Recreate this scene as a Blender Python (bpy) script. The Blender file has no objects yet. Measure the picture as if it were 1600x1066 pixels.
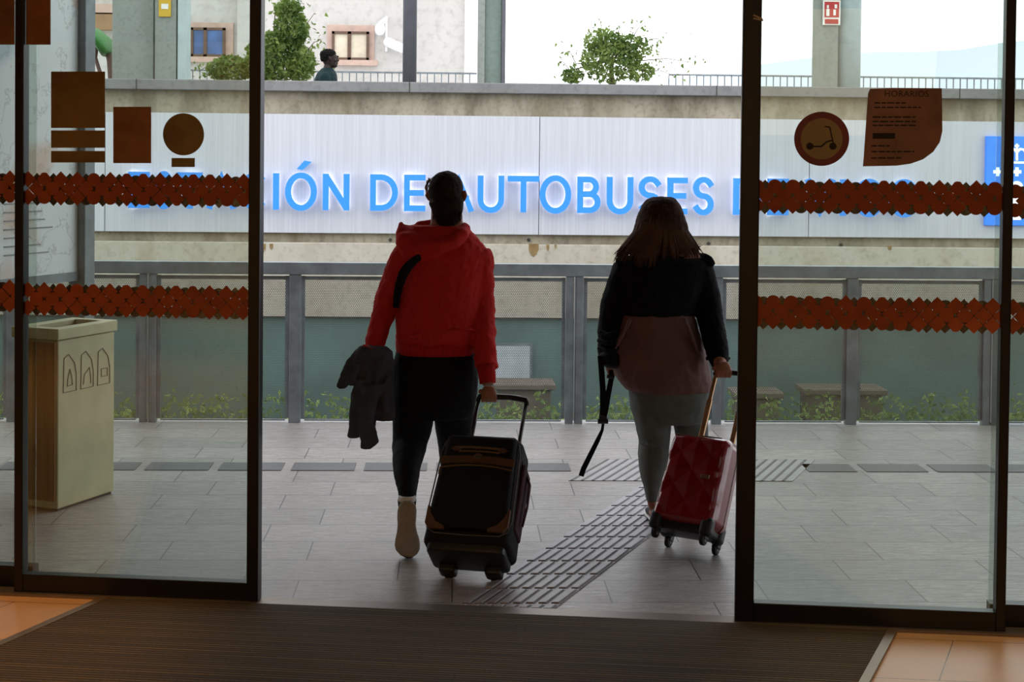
import bpy, bmesh, math, random
from mathutils import Vector, Matrix, noise
random.seed(7)
S = bpy.context.scene
COL = S.collection
PI = math.pi
def R(d): return math.radians(d)

# ------------------------------------------------------------------ camera
F = 2400.0                       # focal length in pixels of the 1600 px frame
CAMZ = 1.78
YAW, PITCH, ROLL = R(2.1), R(1.43), 0.0100
SHY = -(293 - F*math.tan(PITCH))/1600.0
cam_d = bpy.data.cameras.new('camera'); cam = bpy.data.objects.new('camera', cam_d); COL.objects.link(cam)
cam_d.sensor_width = 36; cam_d.lens = F/1600*36; cam_d.shift_y = SHY
cam_d.clip_start = 0.05; cam_d.clip_end = 5000
CM = Matrix.Translation((0, 0, CAMZ)) @ Matrix.Rotation(-YAW, 4, 'Z') @ Matrix.Rotation(R(90)-PITCH, 4, 'X') @ Matrix.Rotation(ROLL, 4, 'Z')
cam.matrix_world = CM
S.camera = cam
CO = Vector((0, 0, CAMZ)); CR = CM.to_3x3()
def ray(px, py): return (CR @ Vector(((px-800)/F, -((py-533)/F) + SHY*1600/F, -1))).normalized()
def P(px, py, Y):                 # point seen at a pixel on the upright plane at distance Y
    d = ray(px, py); return CO + d*(Y/d.y)
def G(px, py, z=0.0):             # point seen at a pixel on the level plane at height z
    d = ray(px, py); return CO + d*((z-CAMZ)/d.z)
def PROJ(p):
    q = CR.transposed() @ (Vector(p)-CO)
    return (800+F*q.x/-q.z, 533-(F*q.y/-q.z) + SHY*1600)

# ------------------------------------------------------------------ light
S.view_settings.view_transform = 'Standard'; S.view_settings.look = 'None'
S.view_settings.gamma = 1; S.view_settings.exposure = 0.0
S.view_settings.use_curve_mapping = False
w = bpy.data.worlds.new('sky'); S.world = w; w.use_nodes = True
bg = w.node_tree.nodes['Background']; bg.inputs[0].default_value = (0.95, 0.97, 1.0, 1); bg.inputs[1].default_value = 2.4
def light(name, kind, loc, energy, color, size=.3, aim=None, spot=None, blend=.6):
    l = bpy.data.lights.new(name, kind); l.energy = energy; l.color = color
    if kind == 'AREA': l.size = size
    else: l.shadow_soft_size = size
    if spot: l.spot_size = R(spot); l.spot_blend = blend
    o = bpy.data.objects.new(name, l); COL.objects.link(o); o.location = loc
    if aim is not None: o.rotation_euler = (Vector(aim)-Vector(loc)).to_track_quat('-Z', 'Y').to_euler()
    return o
WARM = (1.0, .60, .28)
# ceiling spots of the hall (fixtures built below at the same places)
SPOTS = [(-1.5, 4.3, 170, (-1.85, 5.45, 0)), (-1.2, 3.0, 75, (-1.5, 4.1, 0)), (1.9, 4.0, 110, (2.1, 5.15, 0)),
         (.9, 2.4, 28, (.8, 3.6, 0)), (-3.6, .8, 260, (-3.9, 1.2, 0)), (3.2, .2, 50, (3.9, .2, 0)), (0, -2.5, 60, (0, -3.5, 0))]
for i, (x, y, e, a) in enumerate(SPOTS):
    light('hall_spot', 'SPOT', (x, y, 2.93), e*1.0, (1, .52, .2) if i == 0 else (1, .7, .4) if i == 2 else WARM, .05, a, (46, 90, 50, 80, 90, 90, 90)[i], .8)
light('hall_fill', 'AREA', (0, -1.5, 2.9), 46, (1, .66, .38), 4.0, (0, .0, 0))  # added fill lamp without a fixture, lights door insides and people's backs
light('added_wall_wash', 'AREA', (-3.5, -3.4, 2.8), 130, (1, .72, .40), 2.0, (-3.5, -5.2, .8))  # added unseen lamp, brightens the back wall for a warm veil in the glass
light('added_wall_wash', 'AREA', (3.5, -3.6, 2.8), 40, (1, .78, .5), 2.0, (3.5, -5.2, 1.2))  # second added lamp, weaker, for the right half of the back wall

# ------------------------------------------------------------------ materials
def lin(c):
    return tuple((x/255/12.92 if x/255 <= .04045 else ((x/255+.055)/1.055)**2.4) for x in c)
MATS = {}
class NT:
    def __init__(s, m): s.t = m.node_tree; s.n = s.t.nodes; s.l = s.t.links; s.b = s.n.get('Principled BSDF'); s.out = s.n.get('Material Output')
    def add(s, typ, **kw):
        n = s.n.new(typ)
        for k, v in kw.items(): setattr(n, k, v)
        return n
    def math(s, op, a, b=None, clamp=False):
        n = s.n.new('ShaderNodeMath'); n.operation = op; n.use_clamp = clamp
        for i, v in enumerate((a, b)):
            if v is None: continue
            if isinstance(v, (int, float)): n.inputs[i].default_value = v
            else: s.l.new(v, n.inputs[i])
        return n.outputs[0]
    def mix(s, fac, a, b):
        n = s.n.new('ShaderNodeMix'); n.data_type = 'RGBA'
        for sock, v in ((n.inputs[0], fac), (n.inputs[6], a), (n.inputs[7], b)):
            if isinstance(v, (int, float)): sock.default_value = v
            elif isinstance(v, tuple): sock.default_value = (*v[:3], 1)
            else: s.l.new(v, sock)
        return n.outputs[2]
    def coord(s, which='Object', scale=(1, 1, 1), rot=(0, 0, 0)):
        t = s.n.new('ShaderNodeTexCoord'); m = s.n.new('ShaderNodeMapping')
        s.l.new(t.outputs[which], m.inputs[0]); m.inputs['Scale'].default_value = scale; m.inputs['Rotation'].default_value = rot
        return m.outputs[0]
    def noise(s, vec, scale, detail=4, rough=.55):
        n = s.n.new('ShaderNodeTexNoise'); n.inputs['Scale'].default_value = scale; n.inputs['Detail'].default_value = detail
        n.inputs['Roughness'].default_value = rough
        if vec is not None: s.l.new(vec, n.inputs['Vector'])
        return n.outputs[0]
    def ramp(s, fac, stops):
        n = s.n.new('ShaderNodeValToRGB'); s.l.new(fac, n.inputs[0])
        el = n.color_ramp.elements
        while len(el) < len(stops): el.new(.5)
        for e, (p, c) in zip(el, stops): e.position = p; e.color = (*c, 1) if not isinstance(c, (int, float)) else (c, c, c, 1)
        return n.outputs[0]
    def bump(s, h, strength=.3, dist=.01):
        n = s.n.new('ShaderNodeBump'); n.inputs['Strength'].default_value = strength; n.inputs['Distance'].default_value = dist
        s.l.new(h, n.inputs['Height']); s.l.new(n.outputs[0], s.b.inputs['Normal'])
def mat(name, rgb, rough=.6, metal=0, var=.12, vs=6, bump=.0, bs=60, coat=0, emit=None, es=0, stretch=(1, 1, 1), spec=.5):
    """principled colour with a little procedural variation (rgb in 0-255 sRGB)"""
    if name in MATS: return MATS[name]
    m = bpy.data.materials.new(name); m.use_nodes = True; t = NT(m); MATS[name] = m
    c = lin(rgb); v = t.coord('Object', stretch)
    n = t.noise(v, vs)
    d = tuple(x*(1-var) for x in c); u = tuple(min(1, x*(1+var)) for x in c)
    t.l.new(t.ramp(n, [(.3, d), (.7, u)]), t.b.inputs['Base Color'])
    t.b.inputs['Roughness'].default_value = rough; t.b.inputs['Metallic'].default_value = metal
    t.b.inputs['Specular IOR Level'].default_value = spec
    if coat: t.b.inputs['Coat Weight'].default_value = coat; t.b.inputs['Coat Roughness'].default_value = .06
    if bump: t.bump(t.noise(v, bs, 3), bump, .004)
    if emit: t.b.inputs['Emission Color'].default_value = (*lin(emit), 1); t.b.inputs['Emission Strength'].default_value = es
    return m

M_BLACKMETAL = mat('dark_bronze_frame', (11, 10, 10), .38, .2, var=.1)
M_STEEL = mat('galvanised_steel', (122, 131, 136), .5, .1, vs=9, var=.25)
M_RAILW = mat('thin_white_paint', (150, 155, 158), .5)
M_BLACK = mat('black_cotton', (14, 14, 16), .9, bump=.3, bs=180, spec=.2)
M_BLACKPL = mat('black_plastic', (18, 18, 19), .45)
M_CHROME = mat('brushed_aluminium', (140, 140, 140), .3, .9, var=.05)

def glass_mat(name, tint, refl=1.0):
    m = bpy.data.materials.new(name); m.use_nodes = True; t = NT(m); t.n.remove(t.b)
    tr = t.add('ShaderNodeBsdfTransparent'); tr.inputs[0].default_value = (*tint, 1)
    gl = t.add('ShaderNodeBsdfGlossy'); gl.inputs['Roughness'].default_value = .0; gl.inputs[0].default_value = (.9, 1, .95, 1)
    fr = t.add('ShaderNodeFresnel'); fr.inputs[0].default_value = 1.5
    mx = t.add('ShaderNodeMixShader'); t.l.new(t.math('MULTIPLY', fr.outputs[0], refl, True), mx.inputs[0])
    t.l.new(tr.outputs[0], mx.inputs[1]); t.l.new(gl.outputs[0], mx.inputs[2]); t.l.new(mx.outputs[0], t.out.inputs[0])
    return m
M_GLASS = glass_mat('door_glass', (.86, .905, .875), 1.5)
M_WINGLASS = mat('window_glass', (60, 95, 150), .08, 0, var=.4, vs=2)

# outdoor paving
def paving():
    m = bpy.data.materials.new('grey_paving'); m.use_nodes = True; t = NT(m)
    v = t.coord('Object')
    b = t.add('ShaderNodeTexBrick', offset=.36, offset_frequency=2); t.l.new(v, b.inputs['Vector'])
    b.inputs['Scale'].default_value = 1; b.inputs['Brick Width'].default_value = .635; b.inputs['Row Height'].default_value = .318
    b.inputs['Mortar Size'].default_value = .0032; b.inputs['Mortar Smooth'].default_value = .1; b.inputs['Bias'].default_value = 0
    b.inputs['Color1'].default_value = (*lin((182, 177, 172)), 1); b.inputs['Color2'].default_value = (*lin((160, 156, 152)), 1)
    b.inputs['Mortar'].default_value = (*lin((40, 38, 38)), 1)
    streak = t.noise(t.coord('Object', (2.2, 16, 1)), 3.5, 6, .7)
    fine = t.noise(t.coord('Object', (1, 2.2, 1)), 42, 5, .7)
    c = t.mix(t.ramp(streak, [(.38, 0.0), (.66, .7)]), b.outputs[0], lin((116, 110, 104)))
    c = t.mix(t.ramp(fine, [(.45, 0.0), (.7, .5)]), c, lin((84, 80, 76)))
    t.l.new(c, t.b.inputs['Base Color'])
    t.l.new(t.ramp(streak, [(.3, .28), (.7, .46)]), t.b.inputs['Roughness'])
    t.bump(t.math('SUBTRACT', t.noise(v, 60, 4), t.math('MULTIPLY', b.outputs[1], 2.0)), .22, .004)
    return m
M_PAVE = paving()
def concrete(name, base, dark, sc=1.0, stain=.5, moss=None):
    m = bpy.data.materials.new(name); m.use_nodes = True; t = NT(m); v = t.coord('Object')
    n1 = t.noise(t.coord('Object', (1.2, 1, .35)), 2.2*sc, 8, .65); n2 = t.noise(v, 14*sc, 6)
    c = t.mix(t.ramp(n1, [(.42, 0.0), (.68, stain)]), lin(base), lin(dark))
    c = t.mix(t.ramp(n2, [(.5, 0.0), (.72, .35)]), c, lin(tuple(x*.72 for x in dark)))
    if moss: c = t.mix(t.ramp(t.noise(t.coord('Object', (1, 1, .3)), 1.1*sc, 5), [(.52, 0.0), (.66, .55)]), c, lin(moss))
    t.l.new(c, t.b.inputs['Base Color']); t.b.inputs['Roughness'].default_value = .85
    t.bump(n2, .25, .01); return m
M_CONC = concrete('stained_concrete', (166, 158, 140), (104, 95, 78), 1.3, .85, (112, 100, 72))
M_COPING = concrete('coping_concrete', (128, 128, 128), (104, 104, 104), 1, .4)
M_BEAM = concrete('pale_concrete', (188, 182, 168), (158, 150, 132), 1, .5, (150, 138, 104))
M_WALLB = concrete('white_render', (198, 194, 189), (178, 174, 168), .4, .5)
M_COLM = concrete('column_concrete', (140, 146, 140), (116, 120, 112), 1.5, .5)

def panel_mat():
    m = bpy.data.materials.new('sign_white_panel'); m.use_nodes = True; t = NT(m)
    n = t.noise(t.coord('Object', (14, 1, .25)), 3, 5, .6)
    t.l.new(t.ramp(n, [(.35, lin((190, 192, 200))), (.65, lin((202, 204, 212)))]), t.b.inputs['Base Color'])
    t.b.inputs['Roughness'].default_value = .5; return m
M_PANEL = panel_mat()
def perf_mat(p=.0125, r=.42):
    m = bpy.data.materials.new('perforated_sheet'); m.use_nodes = True; t = NT(m)
    tc = t.add('ShaderNodeTexCoord'); sp = t.add('ShaderNodeSeparateXYZ'); t.l.new(tc.outputs['Object'], sp.inputs[0])
    ds = []
    hx, hz = p/2, p*1.732/2
    for ox, oz in ((0, 0), (hx, hz)):
        fx = t.math('PINGPONG', t.math('ADD', sp.outputs[0], ox+100*p), hx)
        fz = t.math('PINGPONG', t.math('ADD', sp.outputs[2], oz+100*p*1.732), hz)
        ds.append(t.math('SQRT', t.math('ADD', t.math('MULTIPLY', fx, fx), t.math('MULTIPLY', fz, fz))))
    d = t.math('MINIMUM', ds[0], ds[1])
    hole = t.math('LESS_THAN', d, p*r*.93)
    tr = t.add('ShaderNodeBsdfTransparent'); mx = t.add('ShaderNodeMixShader')
    t.l.new(hole, mx.inputs[0]); t.l.new(t.b.outputs[0], mx.inputs[1]); t.l.new(tr.outputs[0], mx.inputs[2]); t.l.new(mx.outputs[0], t.out.inputs[0])
    t.b.inputs['Base Color'].default_value = (*lin((92, 98, 98)), 1); t.b.inputs['Roughness'].default_value = .5; t.b.inputs['Metallic'].default_value = .3
    return m
M_PERF = perf_mat()

# ------------------------------------------------------------------ mesh helpers
def tag(o, label=None, cat=None, group=None, kind=None):
    if label: o['label'] = label
    if cat: o['category'] = cat
    if group: o['group'] = group
    if kind: o['kind'] = kind
    return o
def empty(name, label=None, cat=None, loc=(0, 0, 0), mtx=None, group=None, kind=None):
    o = bpy.data.objects.new(name, None); COL.objects.link(o); o.empty_display_size = .1
    if mtx is not None: o.matrix_world = mtx
    else: o.location = loc
    return tag(o, label, cat, group, kind)
class MB:
    def __init__(s): s.v = []; s.f = []
    def add(s, vs, fs):
        k = len(s.v); s.v += [Vector(a) for a in vs]; s.f += [tuple(i+k for i in f) for f in fs]; return s
    def box(s, c, d, M=None):
        x, y, z = (a/2 for a in d); c = Vector(c)
        vs = [c+Vector((sx*x, sy*y, sz*z)) for sz in (-1, 1) for sx, sy in ((-1, -1), (1, -1), (1, 1), (-1, 1))]
        if M is not None: vs = [M @ a for a in vs]
        return s.add(vs, [(3, 2, 1, 0), (4, 5, 6, 7), (0, 1, 5, 4), (1, 2, 6, 5), (2, 3, 7, 6), (3, 0, 4, 7)])
    def bb(s, a, b, M=None):
        return s.box([(p+q)/2 for p, q in zip(a, b)], [abs(q-p) for p, q in zip(a, b)], M)
    def loft(s, rings, closed=False):
        n = len(rings[0]); vs = [p for r in rings for p in r]; fs = []
        m = len(rings)
        for i in range(m if closed else m-1):
            j = (i+1) % m
            for k in range(n): fs.append((i*n+k, i*n+(k+1) % n, j*n+(k+1) % n, j*n+k))
        if not closed: fs += [tuple(range(n-1, -1, -1)), tuple(range((m-1)*n, m*n))]
        return s.add(vs, fs)
    def tube(s, pts, rad, n=14, flat=None, up=None, closed=False, cap=False):
        """round or flattened tube along a path; rad a number or list; flat = thickness ratio across 'up'"""
        pts = [Vector(p) for p in pts]; m = len(pts)
        if isinstance(rad, (int, float)): rad = [rad]*m
        if cap:
            d0 = (pts[0]-pts[1]).normalized(); d1 = (pts[-1]-pts[-2]).normalized()
            pts = [pts[0]+d0*rad[0]*.85, pts[0]+d0*rad[0]*.5]+pts+[pts[-1]+d1*rad[-1]*.5, pts[-1]+d1*rad[-1]*.85]
            rad = [rad[0]*.35, rad[0]*.8]+list(rad)+[rad[-1]*.8, rad[-1]*.35]; m += 4
        rings = []; a = None
        for i in range(m):
            if closed: d = pts[(i+1) % m]-pts[i-1]
            else: d = pts[min(i+1, m-1)]-pts[max(i-1, 0)]
            d.normalize()
            if a is None:
                u = Vector(up) if up else (Vector((0, 1, 0)) if abs(d.y) < .9 else Vector((1, 0, 0)))
            else: u = a if not up else Vector(up)
            a = (u-d*u.dot(d)).normalized(); b = d.cross(a)
            f = flat if flat else 1
            rings.append([pts[i]+a*(math.cos(2*PI*k/n)*rad[i]*f)+b*(math.sin(2*PI*k/n)*rad[i]) for k in range(n)])
        return s.loft(rings, closed)
    def cyl(s, c, axis, r, h, n=24):
        c = Vector(c); axis = Vector(axis).normalized(); return s.tube([c-axis*h/2, c+axis*h/2], r, n)
    def ball(s, c, rx, ry, rz, n=16):
        c = Vector(c); rings = []
        for i in range(1, n):
            t = PI*i/n; rings.append([c+Vector((rx*math.sin(t)*math.cos(2*PI*k/n), ry*math.sin(t)*math.sin(2*PI*k/n), rz*math.cos(t))) for k in range(n)])
        return s.loft(rings)
    def prism(s, poly, off):
        """closed outline (list of points) swept by vector off"""
        n = len(poly); poly = [Vector(p) for p in poly]; off = Vector(off)
        return s.add(poly+[p+off for p in poly], [tuple(range(n-1, -1, -1)), tuple(range(n, 2*n))]+[(i, (i+1) % n, n+(i+1) % n, n+i) for i in range(n)])
    def build(s, name, m, parent=None, smooth=False, bevel=0, seg=2, remesh=0, sm=0, disp=None):
        me = bpy.data.meshes.new(name); me.from_pydata([tuple(v) for v in s.v], [], s.f)
        bm = bmesh.new(); bm.from_mesh(me); bmesh.ops.recalc_face_normals(bm, faces=bm.faces); bm.to_mesh(me); bm.free()
        me.materials.append(m)
        if smooth: me.polygons.foreach_set('use_smooth', [True]*len(me.polygons))
        o = bpy.data.objects.new(name, me); COL.objects.link(o)
        if parent is not None: o.parent = parent
        if bevel:
            b = o.modifiers.new('bevel', 'BEVEL'); b.width = bevel; b.segments = seg; b.limit_method = 'ANGLE'; b.angle_limit = R(40)
        if remesh:
            r = o.modifiers.new('remesh', 'REMESH'); r.mode = 'VOXEL'; r.voxel_size = remesh; r.use_smooth_shade = True
            if sm:
                k = o.modifiers.new('smooth', 'SMOOTH'); k.factor = .5; k.iterations = sm
            if disp:
                for st, sc in disp:
                    tx = bpy.data.textures.new(name+'_fold', 'CLOUDS'); tx.noise_scale = sc; tx.noise_depth = 2
                    dd = o.modifiers.new('fold', 'DISPLACE'); dd.texture = tx; dd.strength = st; dd.mid_level = .5; dd.texture_coords = 'LOCAL'
        return o
def ringpx(xl, xr, py, Y, d, n=22, e=2.3):
    c = P((xl+xr)/2, py, Y); a = (P(xr, py, Y)-P(xl, py, Y)).length/2; r = []
    for k in range(n):
        t = 2*PI*k/n; cs, sn = math.cos(t), math.sin(t)
        r.append(c+Vector((a*math.copysign(abs(cs)**(2/e), cs), d*math.copysign(abs(sn)**(2/e), sn), 0)))
    return r
def px2m(px, Y): return px*Y/F
def joint(px, py, Y, r): return P(px, py, Y), px2m(r, Y)
def limb(mb, js, **kw):
    a = [joint(*j) for j in js]; return mb.tube([p for p, _ in a], [r for _, r in a], **kw)
def rrect(w, d, r, z, n=5, cx=0, cy=0):
    """rounded rectangle ring in the local xy plane"""
    out = []
    for sx, sy, a0 in ((1, 1, 0), (-1, 1, 90), (-1, -1, 180), (1, -1, 270)):
        for k in range(n+1):
            a = R(a0+90*k/n); out.append(Vector((cx+sx*(w/2-r)+r*math.cos(a), cy+sy*(d/2-r)+r*math.sin(a), z)))
    return out

# ------------------------------------------------------------------ door line
A0 = G(215, 934); A1 = G(1370, 981)
U = (A1-A0).normalized(); V = Vector((-U.y, U.x, 0))         # U along the doors, V outwards
DM = Matrix(((U.x, V.x, 0, A0.x), (U.y, V.y, 0, A0.y), (0, 0, 1, 0), (0, 0, 0, 1)))   # door frame: x=u, y=out, z=up
def D(px, py, off=0.0):           # pixel -> (u, z) on the door plane
    o = A0+V*off; d = ray(px, py); t = (o-CO).dot(V)/d.dot(V); p = CO+d*t
    return ((p-A0).dot(U), p.z)
BD = Vector((math.sin(R(23.9)), math.cos(R(23.9)), 0))        # direction of the station building

# ------------------------------------------------------------------ ground and shell
YF = G(800, 661).y               # fence line
YW = 19.0
pf = MB(); u0, u1 = -14, 14
c = [A0+U*u0, A0+U*u1, Vector((14, YF+.12, 0)), Vector((-14, YF+.12, 0))]
pf.prism([p for p in c], (0, 0, -.35)); pf.build('floor_platform', M_PAVE)['kind'] = 'structure'
# indoor floor tiles, skewed joints, uv carries the tile grid
def indoor_floor():
    m = bpy.data.materials.new('warm_stone_tile'); m.use_nodes = True; t = NT(m)
    b = t.add('ShaderNodeTexBrick', offset=.5, offset_frequency=2)
    tc = t.add('ShaderNodeTexCoord'); t.l.new(tc.outputs['UV'], b.inputs['Vector'])
    b.inputs['Scale'].default_value = 1; b.inputs['Brick Width'].default_value = .9; b.inputs['Row Height'].default_value = .45
    b.inputs['Mortar Size'].default_value = .002; b.inputs['Mortar'].default_value = (*lin((70, 50, 36)), 1)
    b.inputs['Color1'].default_value = (*lin((212, 166, 118)), 1); b.inputs['Color2'].default_value = (*lin((202, 156, 108)), 1)
    n = t.noise(t.coord('Object'), 3, 5)
    c = t.mix(t.ramp(n, [(.4, 0.0), (.7, .3)]), b.outputs[0], lin((160, 134, 108)))
    t.l.new(c, t.b.inputs['Base Color']); t.b.inputs['Roughness'].default_value = .35
    me = bpy.data.meshes.new('floor_hall'); sk = math.tan(math.atan2(BD.x, BD.y)-math.atan2(-U.y, U.x))
    q = [(-7, -.0, 0), (8, -.0, 0), (8, -11, 0), (-7, -11, 0)]
    me.from_pydata([tuple(DM @ Vector(a)) for a in q]+[tuple(DM @ Vector((a[0], a[1], -.3))) for a in q], [], [(3, 2, 1, 0), (4, 5, 6, 7), (0, 1, 5, 4), (1, 2, 6, 5), (2, 3, 7, 6), (3, 0, 4, 7)])
    uv = me.uv_layers.new(name='uv')
    for lp in me.loops:
        a = q[lp.vertex_index % 4]; uv.data[lp.index].uv = (a[0]-a[1]*sk+.42, a[1]+.12)
    me.materials.append(m); o = bpy.data.objects.new('floor_hall', me); COL.objects.link(o); o['kind'] = 'structure'
indoor_floor()
def wallbox(name, a, b, m, M=DM):
    o = MB().bb(a, b, M).build(name, m); o['kind'] = 'structure'; return o
M_HALL = mat('hall_paint', (206, 178, 138), .7)
M_CEIL = mat('hall_ceiling', (110, 98, 86), .8)
wallbox('ceiling', (-7, -11, 3.0), (8, .2, 3.1), M_CEIL)
wallbox('wall_left', (-7.1, -11, 0), (-7, -.1, 3.0), M_HALL)
wallbox('wall_right', (8, -11, 0), (8.1, -.1, 3.0), M_HALL)
wallbox('wall_back', (-7, -11.1, 0), (8, -11, 3.0), M_HALL)
wallbox('wall_front', (-7, -.12, 2.5), (8, .1, 3.0), M_BLACKMETAL)
M_SOFF = mat('canopy_soffit', (84, 82, 80), .8)
cn = MB(); cn.prism([A0+U*-14+V*.12+Vector((0, 0, 2.82)), A0+U*14+V*.12+Vector((0, 0, 2.82)), Vector((14, YF-1.75, 2.82)), Vector((-14, YF-1.75, 2.82))], (0, 0, .3))  # unseen canopy, its edge and height set to shade the near paving
o = cn.build('ceiling_canopy', M_SOFF); o['kind'] = 'structure'
# threshold strip
MB().bb((-7, -.05, .0), (8, .035, .012), DM).build('trim_threshold', mat('threshold_metal', (120, 108, 98), .4, .6))['kind'] = 'structure'

# entrance mat
def mat_mat():
    m = bpy.data.materials.new('ribbed_mat'); m.use_nodes = True; t = NT(m)
    v = t.coord('Object'); sp = t.add('ShaderNodeSeparateXYZ'); t.l.new(v, sp.inputs[0])
    n1 = t.noise(t.coord('Object', (.5, 60, 1)), 1.6, 3, .7)
    fine = t.noise(t.coord('Object', (40, 160, 1)), 2, 3)
    line = t.math('GREATER_THAN', t.math('PINGPONG', t.math('ADD', sp.outputs[1], 20), .011), .0090)
    c = t.mix(t.ramp(fine, [(.35, 0.0), (.7, 1.0)]), lin((32, 28, 24)), lin((72, 62, 50)))
    c = t.mix(t.math('MULTIPLY', line, t.ramp(n1, [(.38, .15), (.62, 1.0)])), c, lin((150, 122, 66)))
    t.l.new(c, t.b.inputs['Base Color']); t.b.inputs['Roughness'].default_value = .95
    t.bump(t.math('ADD', fine, line), .5, .004); return m
ml, mr = D(180, 937), D(1385, 990)
def toD(p): q = p-A0; return Vector((q.dot(U), q.dot(V), 0))
pl, pr = toD(G(0, 1015)), toD(G(1345, 1066))
kl = (pl.x-ml[0])/(pl.y+.05); kr = (pr.x-mr[0])/(pr.y+.05)
L = -3.2
mo = empty('entrance_mat', 'dark ribbed entrance mat with thin ochre stripes on the hall floor before the doors', 'mat', mtx=DM)
q = [Vector((ml[0], -.05, .002)), Vector((mr[0], -.05, .002)), Vector((mr[0]+kr*(L+.05), L, .002)), Vector((ml[0]+kl*(L+.05), L, .002))]
MB().prism(q, (0, 0, .010)).build('ribbed_surface', mat_mat(), mo)
M_TRIM = mat('mat_edge_trim', (128, 108, 86), .4, .5)
for a, b in ((q[0], q[3]), (q[1], q[2])):
    s_ = -1 if a is q[0] else 1
    e = MB().prism([a, b, b+Vector((s_*.035, 0, 0)), a+Vector((s_*.035, 0, 0))], (0, 0, .013)).build('edge_trim', M_TRIM, mo)

# ------------------------------------------------------------------ guide strip and bands in the paving
M_TACT = mat('tactile_grey', (160, 158, 164), .4, var=.15, vs=12, bump=.3)
M_TACTD = mat('tactile_groove', (96, 94, 100), .6)
sl0, sl1 = G(800, 891), G(1009, 755)
sr0 = G(956, 884)
SD = (sl1-sl0); SD = SD/SD.y       # per metre of y
wX = sr0.x-(sl0.x+SD.x*(sr0.y-sl0.y))
print('strip dir', math.degrees(math.atan(SD.x)), 'width', wX)
ts = empty('tactile_guide_strip', 'grey tactile guide strip of raised bars running diagonally across the paving from the doorway', 'tactile paving', loc=(0, 0, 0))
y0 = A0.y-.05; y1 = G(1000, 752).y
base = MB(); bars = MB(); gr = MB()
def sx(y): return sl0.x+SD.x*(y-sl0.y)
nrow = 0; y = y1; rows = []
while y > y0-.6:
    ya, yb = max(y-.2095, 0), y
    rows.append((ya, yb)); y -= .2095
def door_y(x): return A0.y+(x-A0.x)*U.y/U.x+.045
for ya, yb in rows:
    def clip(poly):
        out = []
        for i in range(len(poly)):
            p, q_ = poly[i], poly[(i+1) % len(poly)]
            fp, fq = p[1]-door_y(p[0]), q_[1]-door_y(q_[0])
            if fp >= 0: out.append(p)
            if fp*fq < 0:
                t_ = fp/(fp-fq); out.append((p[0]+(q_[0]-p[0])*t_, p[1]+(q_[1]-p[1])*t_))
        return out
    pb = clip([(sx(ya), ya), (sx(ya)+wX, ya), (sx(yb)+wX, yb), (sx(yb), yb)])
    if len(pb) >= 3: base.prism([Vector((a, b, .001)) for a, b in pb], (0, 0, .004))
    nb = 8; pt = wX/nb
    for k in range(nb):
        x0 = .012+k*pt; x1 = x0+pt*.58; e = .012
        pb = clip([(sx(ya+e)+x0, ya+e), (sx(ya+e)+x1, ya+e), (sx(yb-e)+x1, yb-e), (sx(yb-e)+x0, yb-e)])
        if len(pb) >= 3: bars.prism([Vector((a, b, .004)) for a, b in pb], (0, 0, .007))
        gb = clip([(sx(ya+e)+x1, ya+e-.006), (sx(ya+e)+x1+.007, ya+e-.006), (sx(yb-e)+x1+.007, yb-e), (sx(yb-e)+x1, yb-e)])
        if len(gb) >= 3: gr.prism([Vector((a, b, .004)) for a, b in gb], (0, 0, .002))
        gb = clip([(sx(ya+e)+x0, ya+e-.004), (sx(ya+e)+x1+.005, ya+e-.004), (sx(ya+e)+x1+.003, ya+e), (sx(ya+e)+x0, ya+e)])
        if len(gb) >= 3: gr.prism([Vector((a, b, .004)) for a, b in gb], (0, 0, .002))
base.build('base_slabs', M_TACT, ts); bars.build('raised_bars', M_TACT, ts, bevel=.002); gr.build('grooves', M_TACTD, ts)
# crossing band of slanted bars
by0, by1 = G(900, 752).y, G(1000, 719).y
M_BAND = mat('pale_tactile', (158, 156, 154), .4, var=.1, vs=10); M_BANDD = mat('band_groove', (84, 83, 86), .5)
xa = G(888, 752).x; xb = G(1248, 762).x
wb = empty('tactile_warning_band', 'pale band of slanted ridges set in the paving behind the woman and her red suitcase', 'tactile paving')
k = math.tan(R(23.9))
MB().prism([Vector((xa, by0, .001)), Vector((xb, by0, .001)), Vector((xb+k*(by1-by0), by1, .001)), Vector((xa+k*(by1-by0), by1, .001))], (0, 0, .003)).build('base_slab', M_BAND, wb)
g = MB(); x = xa+.01
while x < xb-.02:
    g.prism([Vector((x, by0, .003)), Vector((x+.016, by0, .003)), Vector((x+.016+k*(by1-by0), by1, .003)), Vector((x+k*(by1-by0), by1, .003))], (0, 0, .003)); x += .058
g.build('ridges', M_BANDD, wb)
# row of dark slabs
M_DSLAB = mat('dark_slab', (92, 92, 92), .42, var=.12, vs=20)
ya_, yb_ = G(500, 736).y, G(500, 724).y
x = G(454, 736).x; step = G(568, 736).x-x
n_s = 0
for i in range(-4, 12):
    xx = x+i*step; xe = xx+step*.87
    e0, e1 = xa-.01+k*.1, G(1262, 736).x
    if xx < e0 < xe: xe = e0
    elif e0 <= xx and xe <= e1: continue
    elif xx < e1 < xe or (xx < e1 < xx+step): xx = e1
    if xe-xx < .06: continue
    o = MB().prism([Vector((xx, ya_, .001)), Vector((xe, ya_, .001)), Vector((xe, yb_, .001)), Vector((xx, yb_, .001))], (0, 0, .003)).build('floor_slab', M_DSLAB)
    tag(o, 'dark grey slab in the dashed line across the pale platform paving', 'floor slab', 'dark slabs in a dashed line across the platform')

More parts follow.
